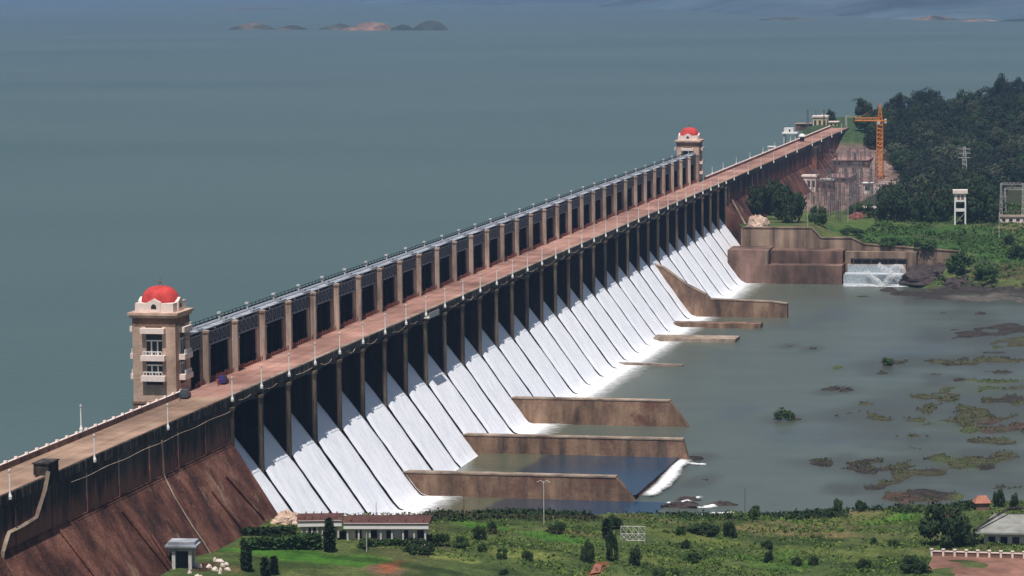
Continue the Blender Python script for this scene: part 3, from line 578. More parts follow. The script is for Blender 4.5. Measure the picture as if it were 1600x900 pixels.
# ------------------------------------------------------------------ towers
def tower(x0, x1, y0, y1, label):
    t = thing('domed_tower', label, 'tower', ((x0+x1)/2, (y0+y1)/2, 30)); cx, cy = 0.0, 0.0
    hx, hy = (x1-x0)/2, (y1-y0)/2; z0 = -30
    def B(name, m, f, sm=False): b = MB(); f(b); return local(b, name, m, t, sm)
    def shaft(b):
        # corner piers and central recess on every side
        bx, by = hx-0.55, hy-0.55; b.box(-bx, bx, -by, by, -2, 25.1)
        for sx in (-1, 1):
            for sy in (-1, 1):
                b.box(min(sx*hx, sx*(hx-3.0)), max(sx*hx, sx*(hx-3.0)), min(sy*hy, sy*(hy-3.0)), max(sy*hy, sy*(hy-3.0)), 7.0, 23.3)
        b.box(-hx-0.02, hx+0.02, -hy-0.02, hy+0.02, 7.0, 10.6)
    B('shaft', M['tower'], shaft)
    B('base', M['towerdark'], lambda b: (b.box(-hx-0.3, hx+0.3, -hy-0.3, hy+0.3, 6.5, 7.0), b.box(-hx+0.8, hx-0.8, -hy+0.8, hy-0.8, -2, 6.5), [b.box(x-0.6, x+0.6, -hy-0.1, hy+0.1, 0, 6.5) for x in (-hx+0.6, 0, hx-0.6)], [b.box(-hx-0.1, hx+0.1, y-0.6, y+0.6, 0, 6.499) for y in (-hy+0.6, hy-0.6)]))
    B('frieze', M['towerdark'], lambda b: (b.box(-hx-0.05, hx+0.05, -hy-0.05, hy+0.05, 23.3, 23.7), [b.box(x-0.3, x+0.3, -hy, hy, 23.7, 25.1) for x in np.linspace(-hx+0.35, hx-0.35, 7)], [b.box(-hx, hx, y-0.3, y+0.3, 23.7, 25.09) for y in np.linspace(-hy+0.35, hy-0.35, 7)]))
    B('cornice', M['tower'], lambda b: (b.box(-hx-0.45, hx+0.45, -hy-0.45, hy+0.45, 25.1, 25.7), b.box(-hx-0.8, hx+0.8, -hy-0.8, hy+0.8, 25.7, 26.25)))
    def drum(b):
        b.box(-hx+0.55, hx-0.55, -hy+0.55, hy-0.55, 26.25, 28.2)
        for sx, sy in ((0,-1),(0,1),(1,0),(-1,0)):                      # little gabled dormers
            ex, ey = sx*(hx-0.55), sy*(hy-0.55)
            if sx == 0: b.add([(-1.5,ey-sy*0.5,26.3),(1.5,ey-sy*0.5,26.3),(1.5,ey-sy*0.5,28.4),(0,ey-sy*0.5,29.2),(-1.5,ey-sy*0.5,28.4),(-1.5,ey+sy*0.25,26.3),(1.5,ey+sy*0.25,26.3),(1.5,ey+sy*0.25,28.4),(0,ey+sy*0.25,29.2),(-1.5,ey+sy*0.25,28.4)],
                               [(0,1,2,3,4),(5,6,7,8,9),(0,1,6,5),(1,2,7,6),(2,3,8,7),(3,4,9,8),(4,0,5,9)])
            else: b.add([(ex-sx*0.5,-1.5,26.3),(ex-sx*0.5,1.5,26.3),(ex-sx*0.5,1.5,28.4),(ex-sx*0.5,0,29.2),(ex-sx*0.5,-1.5,28.4),(ex+sx*0.25,-1.5,26.3),(ex+sx*0.25,1.5,26.3),(ex+sx*0.25,1.5,28.4),(ex+sx*0.25,0,29.2),(ex+sx*0.25,-1.5,28.4)],
                        [(0,1,2,3,4),(5,6,7,8,9),(0,1,6,5),(1,2,7,6),(2,3,8,7),(3,4,9,8),(4,0,5,9)])
    B('drum', M['pinkwhite'], drum)
    for sx, sy in ((0,-1),(1,0),(-1,0),(0,1)):
        ex, ey = sx*(hx-0.2), sy*(hy-0.2)
        def lun(b):
            pts = [(-0.6, 27.0), (0.6, 27.0)]+[(0.6*cos(a), 27.3+0.75*sin(a)) for a in np.linspace(0.1, pi-0.1, 7)]
            vs = [(p, ey-sy*0.05, z) if sx == 0 else (ex-sx*0.05, p, z) for p, z in pts]; b.add(vs, [tuple(range(len(pts)))])
        B('lunette', M['glass'], lun)
    R_ = min(hx, hy)-0.75
    B('dome', M['dome'], lambda b: b.lathe(0, 0, [(R_*cos(a)**0.75 if a < 1.5 else 0.05, 28.2+3.4*sin(a)) for a in np.linspace(0, pi/2, 14)], 32, 1, 1), True)
    B('finial', M['towerdark'], lambda b: b.lathe(0, 0, [(0.2, 32.1), (0.3, 32.4), (0.08, 32.7), (0.05, 33.4)], 8))
    # balconies and windows, three storeys, each side
    for sx, sy in ((0,-1),(1,0),(-1,0),(0,1)):
        hw = (hx-2.75) if sx == 0 else (hy-2.75)
        def bx(b, u0, u1, d0, d1, z0_, z1_):     # u across the face, d outwards
            if sx == 0: ys_ = sorted((sy*(hy+d0), sy*(hy+d1))); b.box(u0, u1, ys_[0], ys_[1], z0_, z1_)
            else: xs_ = sorted((sx*(hx+d0), sx*(hx+d1))); b.box(xs_[0], xs_[1], u0, u1, z0_, z1_)
        for z in (22.0, 16.1, 11.7):
            def bal(b): bx(b, -hw-0.6, hw+0.6, -0.5, 1.35, z-0.2, z+0.95)
            B('balcony', M['pinkwhite'], bal)
        for z, h_ in ((17.05, 4.75), (12.65, 3.3)):
            def win(b): bx(b, -hw, hw, -0.54, -0.42, z, z+h_)
            wn = B('window', M['glass'], win)
            def frm(b):
                bx(b, -hw, hw, -0.42, -0.3, z+h_*0.62, z+h_*0.62+0.3)
                for u in (-hw+0.15, -hw*0.33, hw*0.33, hw-0.15): bx(b, u-0.14, u+0.14, -0.42, -0.28, z, z+h_*0.62)
                bx(b, -hw, hw, 1.1, 1.25, z+0.75, z+0.95)
                for u in np.linspace(-hw, hw, 7): bx(b, u-0.08, u+0.08, 1.1, 1.25, z, z+0.8)
            b = MB(); frm(b); f = local(b, 'window_frame', M['white'], wn)
        def win3(b): bx(b, -hw, hw, -0.54, -0.42, 8.2, 11.4)
        B('window', M['glass'], win3)
    return t
tower(-22.4, -12.7, 2.5, 12.3, 'nearer tan stone tower with a red dome and white balconies')
tower(-21.6, -11.9, NB*S+4, NB*S+13.8, 'farther and smaller looking red domed tower where the gallery ends')

# ------------------------------------------------------------------ lamp posts
lp = thing('lamp_post', '', 'lamp post', (0,0,0), 0, 'white lamp posts along the dam road')
b = MB(); b.lathe(0, 0, [(0.34, 0), (0.38, 0.5), (0.22, 0.9), (0.14, 1.3), (0.11, 4.7)], 8); local(b, 'post', M['white'], lp)
b = MB(); b.lathe(0, 0, [(0.12, 4.7), (0.22, 4.9), (0.2, 5.2), (0.05, 5.35)], 8); local(b, 'lamp_head', M['offwhite'], lp)
b = MB(); b.box(-0.5, 0.1, -0.2, 0.2, -0.35, 0.0); local(b, 'bracket', M['beam'], lp)
first = True
def put_lamp(x, y, z, lab, sc_=None):
    global first
    if first: lp.location = (x, float(y), z); lp['label'] = lab; first = False
    else: dup(lp, (x, y, z), 0, lab, sc_)
for k in range(NB+1): put_lamp(0.62, k*S, 37.7, 'white lamp post over a spillway pier, %s pier from the near tower' % nth(k+1))
for i, k in enumerate((-2, -4, -6)): put_lamp(0.62, k*S, 37.7, 'white lamp post on the downstream edge of the left wing, %s before the first bay' % nth(i+1))
for i, k in enumerate((34.1, 36.1, 38.05, 40.1, 42.2, 44.2, 47.1, 49.0, 51.2, 53.4)): put_lamp(0.62, k*S, 37.7, 'white lamp post on the downstream edge of the far wing, %s past the last bay' % nth(i+1))
put_lamp(-10.75, GX(127, 680, -10.75)[1], 39.8, 'white lamp post on the reservoir parapet of the near left wing')
for i, k in enumerate((34.6, 36.1, 38.0, 40.1, 42.2, 44.2, 47.1)): put_lamp(-10.75, k*S, 39.8, 'white lamp post on the reservoir parapet beyond the far tower, %s one' % nth(i+1), (1, 1, 0.6))

# ------------------------------------------------------------------ white water on the spillway
cpx = [(-9.5,29.9),(-7.5,28.9),(-5.5,27.0),(-2.5,23.4),(0.3,19.8),(3.5,15.4),(7.0,10.55),(10.5,5.7),(13.2,2.0),(14.6,0.5),(15.8,0.12),(17.0,0.05)]
dpx = np.cumsum([0]+[sqrt((cpx[i+1][0]-cpx[i][0])**2+(cpx[i+1][1]-cpx[i][1])**2) for i in range(len(cpx)-1)])
def cascade(k):
    ny_, ns_ = 26, 64; y0, y1 = k*S, (k+1)*S; vs = []
    for j in range(ns_+1):
        s_ = dpx[-1]*j/ns_; x = np.interp(s_, dpx, [p[0] for p in cpx]); z = np.interp(s_, dpx, [p[1] for p in cpx])
        down = float(ss((x-0.3)/2))
        for i in range(ny_+1):
            u = i/ny_; gap = 1.32-0.55*down
            e0 = gap+down*(0.45*float(fbm(s_+k*31, 3.3, 2.2, 3))); e1 = gap+down*(0.45*float(fbm(s_+k*31, 91.3, 2.2, 3)))
            y = y0+e0+(S-e0-e1)*u; edge = min(1, min(u, 1-u)*9)
            th = (0.12+0.38*edge)*(1+0.5*float(fbm(x*0.8+k*7, y, 2.2, 3)))+0.25*down*float(fbm(x*0.3, y+k, 0.9, 2))
            if j == ns_: th = -0.4
            vs.append((x+0.7*th, y, z+0.6*th))
    fs = [(j*(ny_+1)+i, (j+1)*(ny_+1)+i, (j+1)*(ny_+1)+i+1, j*(ny_+1)+i+1) for j in range(ns_) for i in range(ny_)]
    return MB().add(vs, fs)
def fan_mb(y0, y1, x0, reach, z=0.10):
    nx_, ny_ = 14, 12; vs = []; fade = []
    for j in range(ny_+1):
        for i in range(nx_+1):
            y = y0+(y1-y0)*j/ny_; x = x0+reach*i/nx_; vs.append((x, y, z+0.01*i)); fade.append(float(1.0-(i/nx_)**0.7*1.0-0.0)*min(1, 0.55+0.45*min(j, ny_-j)/2))
    fs = [(j*(nx_+1)+i, j*(nx_+1)+i+1, (j+1)*(nx_+1)+i+1, (j+1)*(nx_+1)+i) for j in range(ny_) for i in range(nx_)]
    return MB().add(vs, fs), fade
for k in range(NB):
    o = cascade(k).build('water_cascade', M['nappe'], None, True)
    tag(o, 'sheet of white water pouring from the %s spillway bay past the near tower' % nth(k+1), 'cascade', 'white water sheets of the spillway')
def foam_obj(y0, y1, x0, reach, label, z=0.10, rz=None):
    b, fade = fan_mb(y0, y1, x0, reach, z); o = b.build('foam', M['foam'])
    a = o.data.attributes.new('fade', 'FLOAT', 'POINT'); a.data.foreach_set('value', fade); tag(o, label, 'foam', None, 'stuff'); return o
foam_obj(2, 31*S, 15.2, 12.0, 'white foam spreading over the river where the spillway sheets land')

# ------------------------------------------------------------------ training walls in the tail pool
def twall(y, hw, prof, label, endbev=0, mt='wall', cap=True):
    b = MB(); b.mi = 0; b.prism(prof, y-hw, y+hw, 1)
    o = b.build('training_wall', M[mt]); tag(o, label, 'wall', 'concrete training walls below the spillway')
    if cap:
        top = [p for p in prof if p[1] > 1.0]; top = sorted(top); c = MB()
        for (xa, za), (xb, zb) in zip(top[:-1], top[1:]):
            if xb-xa > 0.5 and abs(zb-za) < 0.8*(xb-xa) and not (za > 8 and zb < 5 and xb-xa < 3):
                c.add([(xa,y-hw-0.15,za+0.004),(xb,y-hw-0.15,zb+0.004),(xb,y+hw+0.15,zb+0.004),(xa,y+hw+0.15,za+0.004),(xa,y-hw-0.15,za+0.35),(xb,y-hw-0.15,zb+0.35),(xb,y+hw+0.15,zb+0.35),(xa,y+hw+0.15,za+0.35)],
                      [(0,3,2,1),(4,5,6,7),(0,1,5,4),(1,2,6,5),(2,3,7,6),(3,0,4,7)])
        if c.v: local(c, 'coping', M['walltop'], o)
    return o
twall(5*S+2.2, 1.3, [(9,-3),(68.5,-3),(68.5,-0.5),(63.5,5.7),(9,5.7)], 'nearest long concrete wall in the pool, its far end cut to a slope')
twall(8*S+1.6, 1.3, [(9,-3),(71,-3),(71,0.5),(69.5,5.8),(9,5.8)], 'second concrete wall from the near bank, ending at the white weir')
twall(11*S+1.6, 1.2, [(8,-3),(60.8,-3),(60.8,-0.3),(55.2,7.2),(8,7.2)], 'third and tallest looking brown wall with a slanted outer end')
twall(17.5*S, 1.2, [(14,-3),(36,-3),(36,0.5),(14,0.9)], 'thin low sill barely above the water in midstream', cap=False, mt='walltop')
twall(20.7*S+4, 5.5, [(13,-3),(43.5,-3),(43.5,1.3),(13,1.3)], 'wide flat topped low wall in midstream', cap=False, mt='walltop')
twall(22.8*S+2, 3.2, [(13,-3),(46,-3),(46,1.7),(13,1.7)], 'low dark wall just beyond the wide flat one', cap=False)
p7 = 24.5*S
twall(p7, 1.6, [(5,-3),(51,-3),(51,5.2),(45,5.9),(30,6.3),(22,6.6),(20.5,8.3),(13,12.0),(4,18.5),(0.8,19.5)], 'high wall that climbs the spillway face in mid river')
b = MB(); b.box(22, 24, p7-1.75, p7-1.6, -1, 6.3); b.box(28, 29, p7-1.75, p7-1.6, -1, 5.9)

# low weirs between the near walls, with pools held behind them
def weirpool(name, y0, y1, x0, xm, x1, z):
    sk = float(_c[0]-_a[0]) if z > 1 else 3.5; nx_, ny_ = 70, 24; vs = []; cs = []
    for j in range(ny_+1):
        for i in range(nx_+1):
            v_ = j/ny_; x = x0+(x1+sk*v_-x0)*i/nx_; y = y0+(y1-y0)*v_; vs.append((x, y, z)); n_ = float(fbm(x, y*0.3, 5, 4))
            k = float(ss((x-xm-3*v_+n_*3+1.8)/3.6)); f = float(ss((x-xm)/(x1-xm)*1.1+n_*0.6)); g_ = np.array((0.100,0.106,0.068))*(1+n_*0.2); b_ = np.array((0.034,0.046,0.056))*(1-f)+np.array((0.020,0.052,0.095))*f
            cs.append(tuple(g_*(1-k)+b_*k)+(1.0,))
    o = MB().add(vs, [(j*(nx_+1)+i, j*(nx_+1)+i+1, (j+1)*(nx_+1)+i+1, (j+1)*(nx_+1)+i) for j in range(ny_) for i in range(nx_)]).build(name, M['pool'])
    c_ = o.data.color_attributes.new('soil', 'FLOAT_COLOR', 'POINT'); c_.data.foreach_set('color', np.array(cs, np.float32).reshape(-1)); o['kind'] = 'structure'; return o
_a, _c = G(1003,777,0), G(1072,716,0)
weirpool('pool_water', 5*S+3.4, 8*S+0.4, 15.5, 30, float(_a[0]-0.8), 1.2)
weirpool('pool_water', 78, 5*S+1.0, 15.0, 33, 74, 0.02)
def spray(pts, wid, label, zf=0.0, name='rapids'):
    n = 22; L = len(pts)-1; vs = []; m_ = 7; fade = []
    for i in range(n+1):
        t = i/n*L; a = min(int(t), L-1); f = t-a; p = np.array(pts[a])*(1-f)+np.array(pts[a+1])*f
        q = np.array(pts[min(a+1, L)])-np.array(pts[a]); d = np.array([q[1], -q[0], 0]); d /= (np.linalg.norm(d)+1e-9)
        for j in range(m_+1):
            v_ = j/m_-0.35; wv = wid*(0.7+1.1*float(fbm(i*0.7+len(label), j*0.5, 1.3, 3)+0.3)); e = (1-abs(2*j/m_-1)**2)
            fade.append(-0.12+0.68*e*min(1, (i+1)/3, (n-i+1)/3)); vs.append(tuple(p+d*wv*1.5*v_+np.array([0, 0, 0.45*e*(0.5+float(fbm(i*0.9, j*1.1, 1.0, 2))+0.3)-0.12])))
    fs = [(i*(m_+1)+j, (i+1)*(m_+1)+j, (i+1)*(m_+1)+j+1, i*(m_+1)+j+1) for i in range(n) for j in range(m_)]
    o = MB().add(vs, fs).build(name, M['foam'], None, True); a = o.data.attributes.new('fade', 'FLOAT', 'POINT'); a.data.foreach_set('value', fade); return tag(o, label, 'rapids', None, 'stuff')
P = lambda px, py, z=0.1: tuple(G(px, py, z))
b = MB(); a0 = P(1003,777,0); a1 = P(1072,716,0)
tag(MB().add([(a0[0]-3,a0[1],-2),(a0[0],a0[1],-2),(a1[0],a1[1],-2),(a1[0]-3,a1[1],-2),(a0[0]-2.2,a0[1],1.05),(a0[0]-1.0,a0[1],1.05),(a1[0]-1.0,a1[1],1.05),(a1[0]-2.2,a1[1],1.05)],
         [(0,3,2,1),(4,5,6,7),(0,1,5,4),(1,2,6,5),(2,3,7,6),(3,0,4,7)]).build('weir', M['wall']), 'low weir closing the blue pool between the first two walls', 'weir')
spray([P(1008,776,0.4), P(1030,757,0.7), P(1048,735,0.7), P(1066,716,0.6)], 3.2, 'white water spilling over the low weir of the blue pool')
spray([P(1062,722,0.3), P(1080,724,0.1), P(1105,726,0.05)], 1.6, 'thin foam tail drifting away from the second wall')
spray([P(1040,786,0.1), P(1062,785,0.1), P(1094,776,0.1)], 1.4, 'curl of white water beside the rocks at the near bank')
spray([P(1085,793,0.1), P(1100,792,0.1), P(1115,789,0.1)], 2.2, 'small white rapid between the rocks by the near bank')
spray([P(1080,805,0.1), P(1110,802,0.1), P(1150,801,0.1)], 1.6, 'pale line of broken water along the near bank')
def rock(px, py, wpx, hpx, z, label, m='rock', name='rock', dy=1.0, seed=1, sub=0):
    p = G(px, py, z) if z is not None else GT(px, py); s_ = PXM(p); rx = wpx/2/s_; h = hpx/s_; b = MB(); n, k = (30, 11) if name != 'rubble_block' else (5, 2); vs = []; fs = []
    for j in range(k+1):
        a = (j/k)*pi/2*1.02
        for i in range(n):
            th = 2*pi*i/n; r = cos(min(a, pi/2-0.03))**0.7*(1+0.9*float(fbm(np.cos(th)*2+seed*5, np.sin(th)*2+a*2, 0.9, 5)))
            vs.append((rx*r*cos(th), rx*dy*r*sin(th), -0.8+(h+0.8)*sin(a)*(1+1.1*float(fbm(np.cos(th)*3+seed, np.sin(th)*3+a*3, 0.8, 5))*(1 if j < k else 0.3))))
    for j in range(k):
        for i in range(n): q = j*n+i; e = j*n+(i+1) % n; fs.append((q, e, e+n, q+n))
    fs.append(tuple(k*n+i for i in range(n))); b.add(vs, fs); o = b.build(name, M[m]); o.location = tuple(p); tag(o, label, name.replace('_', ' ')); return o
rock(1065,792,70,7,0,'long flat dark rock amid the rapids by the near bank',dy=0.5,seed=3)
rock(1075,781,50,4,0,'flat wet dark rock just off the end of the nearest wall',dy=0.6,seed=4)
rock(1130,789,44,5,0,'dark rock at the outer end of the bank rapids',dy=0.5,seed=5)
rock(1320,609,30,3,0,'small black rock awash in midstream',dy=1.2,seed=9)
rock(1455,436,100,20,2.0,'broad brown rock outcrop right of the stepped cascade',dy=1.2,seed=10)
rock(1500,445,70,12,1.0,'lower brown rock shelf on the far shore',dy=1.2,seed=11)
rock(1184,355,34,17,21.4,'big pale boulder under the dark trees by the last bay','palerock','boulder',seed=12)

# ------------------------------------------------------------------ far bank walls and stepped cascade
bw = thing('bank_wall', 'tall stained retaining wall in tiers along the far river bank', 'retaining wall', (30,680,0))
def yz(prof, x0, x1, name, m):
    n = len(prof); b = MB().add([(x0, y, z) for y, z in prof]+[(x1, y, z) for y, z in prof], [tuple(range(n))[::-1], tuple(range(n, 2*n))]+[(i, (i+1) % n, (i+1) % n+n, i+n) for i in range(n)]); return b.build(name, m, bw)
yz([(648,-3),(664,-3),(664,7.9),(648,7.7)], 16, 56.5, 'lower_tier', M['bankred'])
yz([(648.6,-3),(664,-3),(664,14.2),(648.6,13.7)], 9, 26, 'corner_block', M['bankred'])
yz([(656,7.5),(664.01,7.5),(664.01,13.4),(656,13.0)], 26.01, 56.0, 'middle_tier', M['bankred'])
b = MB(); b.box(24.6, 25.6, 648.2, 648.59, 6, 13.6); b.build('pilaster', M['walltop'], bw)
WP = [(13,21.9),(42,21.9),(46,17.8),(58.7,17.8),(64,15.3),(78,14.3),(104,12.5)]
MB().prism([(13,-3),(104,-3)]+WP[::-1], 664.02, 665.6, 1).build('upper_wall', M['bankwall'], bw)
MB().box(12.2, 13.6, 665.61, 702, -3, 21.4).build('flank_wall', M['bankwall'], bw)
b = MB()
for (xa, za), (xb, zb) in zip(WP[:-1], WP[1:]):
    b.add([(xa,663.7,za+.004),(xb,663.7,zb+.004),(xb,665.9,zb+.004),(xa,665.9,za+.004),(xa,663.7,za+.35),(xb,663.7,zb+.35),(xb,665.9,zb+.35),(xa,665.9,za+.35)], [(0,3,2,1),(4,5,6,7),(0,1,5,4),(1,2,6,5),(2,3,7,6),(3,0,4,7)])
b.build('coping', M['bankwall'], bw)
sp = thing('stepped_spillway', 'small stepped spillway of two white falls in the far bank', 'spillway', (70,655,0))
M['thinfall'] = plain('thin_falling_water', (0.30,0.34,0.36), 0.4, 0.35, 1.3)
MB().box(57, 84.5, 648.5, 655, -3, 4.0).build('lower_step', M['bankred'], sp); MB().box(58, 82, 655, 658.5, -3, 7.6).build('upper_step', M['bankwall'], sp); MB().box(56.8, 86, 658.5, 663.6, -3, 12.6).build('sluice_wall', M['bankwall'], sp); MB().box(59, 82, 658.3, 658.49, 7.7, 9.3).build('sluice_opening', M['glass'], sp)
b = MB(); b.add([(57.2,647.7,-0.1),(84,647.7,-0.1),(84,648.4,4.05),(57.2,648.4,4.05)], [(0,1,2,3)]); b.add([(57.2,648.4,4.05),(84,648.4,4.05),(84,654.6,4.1),(57.2,654.6,4.1)], [(0,1,2,3)]); b.build('lower_fall', M['thinfall'], sp)
b = MB(); b.add([(58.2,654.2,4.12),(80,654.2,4.12),(80,654.9,7.65),(58.2,654.9,7.65)], [(0,1,2,3)]); b.build('upper_fall', M['thinfall'], sp)
MB().box(57.2, 84, 646.9, 647.7, -0.1, 0.35).build('foam_line', M['nappe'], sp); MB().box(57.2, 83, 653.4, 654.1, 4.1, 4.4).build('foam_line', M['nappe'], sp)
b = MB()
for x in np.arange(60, 82, 3.6): b.box(x, x+0.5, 657.6, 658.2, 7.6, 9.6)
b.box(59, 82.3, 657.5, 658.29, 9.5, 10.0); b.build('sluice_frame', M['beam'], sp)
def PY(px, py, y):
    d = ray(px, py); return CAM+d*((y-CAM[1])/d[1])
def torrent(pts, r, label):
    q = []
    for (x1, y1), (x2, y2) in zip(pts[:-1], pts[1:]):
        for t_ in (0, 0.25, 0.5, 0.75): q.append((x1+(x2-x1)*t_, y1+(y2-y1)*t_))
    q.append(pts[-1]); b = MB(); cs = [PY(a, c, 646.6-random.uniform(0, 0.5)) for a, c in q]; vs = []; n = 8
    for i_, c in enumerate(cs):
        rr = r*(0.6+1.3*float(fbm(i_*0.9+px_seed, 3.1, 1.2, 3)+0.5)); d = cs[min(i_+1, len(cs)-1)]-cs[max(i_-1, 0)]; d = d/np.linalg.norm(d); u_ = np.cross(d, [0, 1, 0]); u_ /= np.linalg.norm(u_); v_ = np.cross(d, u_)
        vs += [tuple(c+(u_*cos(2*pi*k/n)*rr+v_*sin(2*pi*k/n)*rr*0.6)) for k in range(n)]
    b.add(vs, [(i_*n+k, i_*n+(k+1) % n, (i_+1)*n+(k+1) % n, (i_+1)*n+k) for i_ in range(len(cs)-1) for k in range(n)]); o = b.build('torrent', M['foam'], None, True); a_ = o.data.attributes.new('fade', 'FLOAT', 'POINT'); a_.data.foreach_set('value', [0.26]*len(b.v)); tag(o, label, 'torrent', None, 'stuff')
px_seed = 1; torrent([(1352,423),(1360,430),(1371,438),(1378,446)], 0.7, 'thin white stream running down the stepped cascade')
px_seed = 5; torrent([(1372,413),(1380,420),(1389,425),(1396,430),(1388,437),(1380,446)], 1.0, 'white torrent falling beside the steps')
px_seed = 9; torrent([(1396,431),(1408,432),(1413,425),(1408,417),(1398,416),(1389,424)], 0.85, 'loop of white water round the dark rock by the cascade')
spray([P(1314,447,0.1), P(1360,447,0.1), P(1420,448,0.1)], 1.8, 'line of foam where the stepped cascade meets the river')
rock(1403,425,26,9,3.0,'dark rock circled by the white torrent at the cascade',seed=14)

# ------------------------------------------------------------------ trees
def crown_mb(seed, n, leaf, flat=0.8, clumps=26, lo=0.25):
    r_ = np.random.default_rng(seed); b = MB(); cs = []
    for i in range(clumps):
        th = r_.uniform(0, 2*pi); ph = r_.uniform(-0.35, 1.0); rad = r_.uniform(0.45, 0.85)
        cs.append((rad*cos(th)*sqrt(max(0.05, 1-ph*ph)), rad*sin(th)*sqrt(max(0.05, 1-ph*ph)), rad*ph*flat, r_.uniform(0.2, 0.42)))
    vs = []; fs = []
    for i in range(n):
        c = cs[r_.integers(len(cs))]; d = r_.normal(size=3); d /= np.linalg.norm(d); q = np.array(c[:3])+d*c[3]*r_.uniform(0.6, 1.05)*np.array([1, 1, 0.8])
        nrm = d+r_.normal(size=3)*0.28; nrm /= np.linalg.norm(nrm); a = np.cross(nrm, r_.normal(size=3)); a /= np.linalg.norm(a); bb = np.cross(nrm, a); s_ = leaf*r_.uniform(0.6, 1.4)
        o = len(vs); vs += [q+a*s_, q+bb*s_*0.7, q-a*s_, q-bb*s_*0.7]; fs.append((o, o+1, o+2, o+3))
    zz = np.array([v[2] for v in vs]); za, zb = np.percentile(zz, 1), np.percentile(zz, 99)
    vs = [(v[0], v[1], (v[2]-za)/(zb-za)*1.8-0.9) for v in vs]; b.add(vs, fs); return b
def trunk_mb(seed, h=1.0):
    r_ = random.Random(seed); b = MB(); b.tube([(0,0,-0.6), (0.02,0.01,-0.3), (0.0,0.03,0.1)], 0.055, 7, 0.03)
    for i in range(6):
        a = i*2*pi/6+r_.uniform(-.3, .3); b.tube([(0,0,-0.25+0.05*i), (0.25*cos(a), 0.25*sin(a), 0.0+0.04*i), (0.5*cos(a), 0.5*sin(a), 0.22)], 0.025, 5, 0.008)
    return b
PRO = {}
def proto(kind, seed, n, leaf, flat, mt, clumps=26):
    me_c = crown_mb(seed, n, leaf, flat, clumps); oc = me_c.build('crown', M[mt]); ot = trunk_mb(seed).build('trunk', M['bark'])
    PRO[kind] = (oc.data, ot.data); bpy.data.objects.remove(oc); bpy.data.objects.remove(ot)
for i in range(4): proto('far%d' % i, 10+i, 2800, 0.047, 0.8, 'leaffar', 18+3*i)
for i in range(2): proto('farb%d' % i, 20+i, 2800, 0.047, 0.8, 'leaffarb', 20)
for i in range(2): proto('farc%d' % i, 25+i, 2800, 0.047, 0.8, 'leaffarc', 20)
for i in range(3): proto('dark%d' % i, 30+i, 2600, 0.06, 0.85, 'leafdark', 26)
for i in range(3): proto('mid%d' % i, 40+i, 1500, 0.07, 0.85, 'leafmid', 18)
proto('light0', 50, 1200, 0.08, 0.8, 'leaflight', 16)
def tree(p, wd, ht, kind, label, cat='tree', name='broadleaf_tree', group=None, trunk=True, rz=None):
    a, tk = PRO[kind]; t = thing(name, label, cat, p, random.uniform(0, 6.28) if rz is None else rz, group)
    hc = ht*(0.93 if trunk else 1.0); c = bpy.data.objects.new('crown', a); C.objects.link(c); c.parent = t; c.scale = (wd/2, wd/2, hc/2/0.9); c.location = (0, 0, ht-hc/2-0.03*ht); o_ = 0
    if trunk:
        k = bpy.data.objects.new('trunk', tk); C.objects.link(k); k.parent = t; k.scale = (wd/2, wd/2, ht*0.75/0.7); k.location = (0, 0, ht*0.62)
    return t
def tree_px(px, py, wpx, hpx, kind, label, **kw):
    p = GT(px, py); s_ = PXM(p); return tree(p, wpx/s_, hpx/s_, kind, label, **kw)
random.seed(11)
FG = 'dark trees of the wood on the far bank'; FL = 'dense dark tree of the wood covering the far bank'
def topline_old(px): return float(np.interp(px, [1340, 1365, 1400, 1430, 1470, 1510, 1545, 1580, 1600, 1720], [165, 172, 163, 152, 160, 155, 145, 128, 130, 122]))
cnt = 0
for ri in range(15):
    t = ri/14
    for ci in range(22):
        px = 1372+ci*16+(ri % 2)*8+random.uniform(-5, 5)
        yt = topline(px)+18; yb_ = 338 if px > 1372 else 250; py = yt+(yb_-yt)*(1-t)**0.9+random.uniform(-3, 3)
        if px < 1392 and py > 232: continue
        if px < 1376 and py < 200: continue
        if px > 1548 and 292 < py < 350: continue
        if 1372 < px < 1420 and 270 < py < 310: continue
        if px > 1620 and ri % 2: continue
        p = GT(px, py); s_ = PXM(p); hgt = random.uniform(8, 13)
        if t > 0.93: hgt = random.uniform(9, 15)
        tree(p, hgt*random.choice((random.uniform(1.15, 1.5), random.uniform(1.5, 2.2))), hgt, random.choice(['far0','far1','far2','far3','far0','far1','farb0','farb1','farc0','farc1']), FL, group=FG); cnt += 1
print('wood trees', cnt)
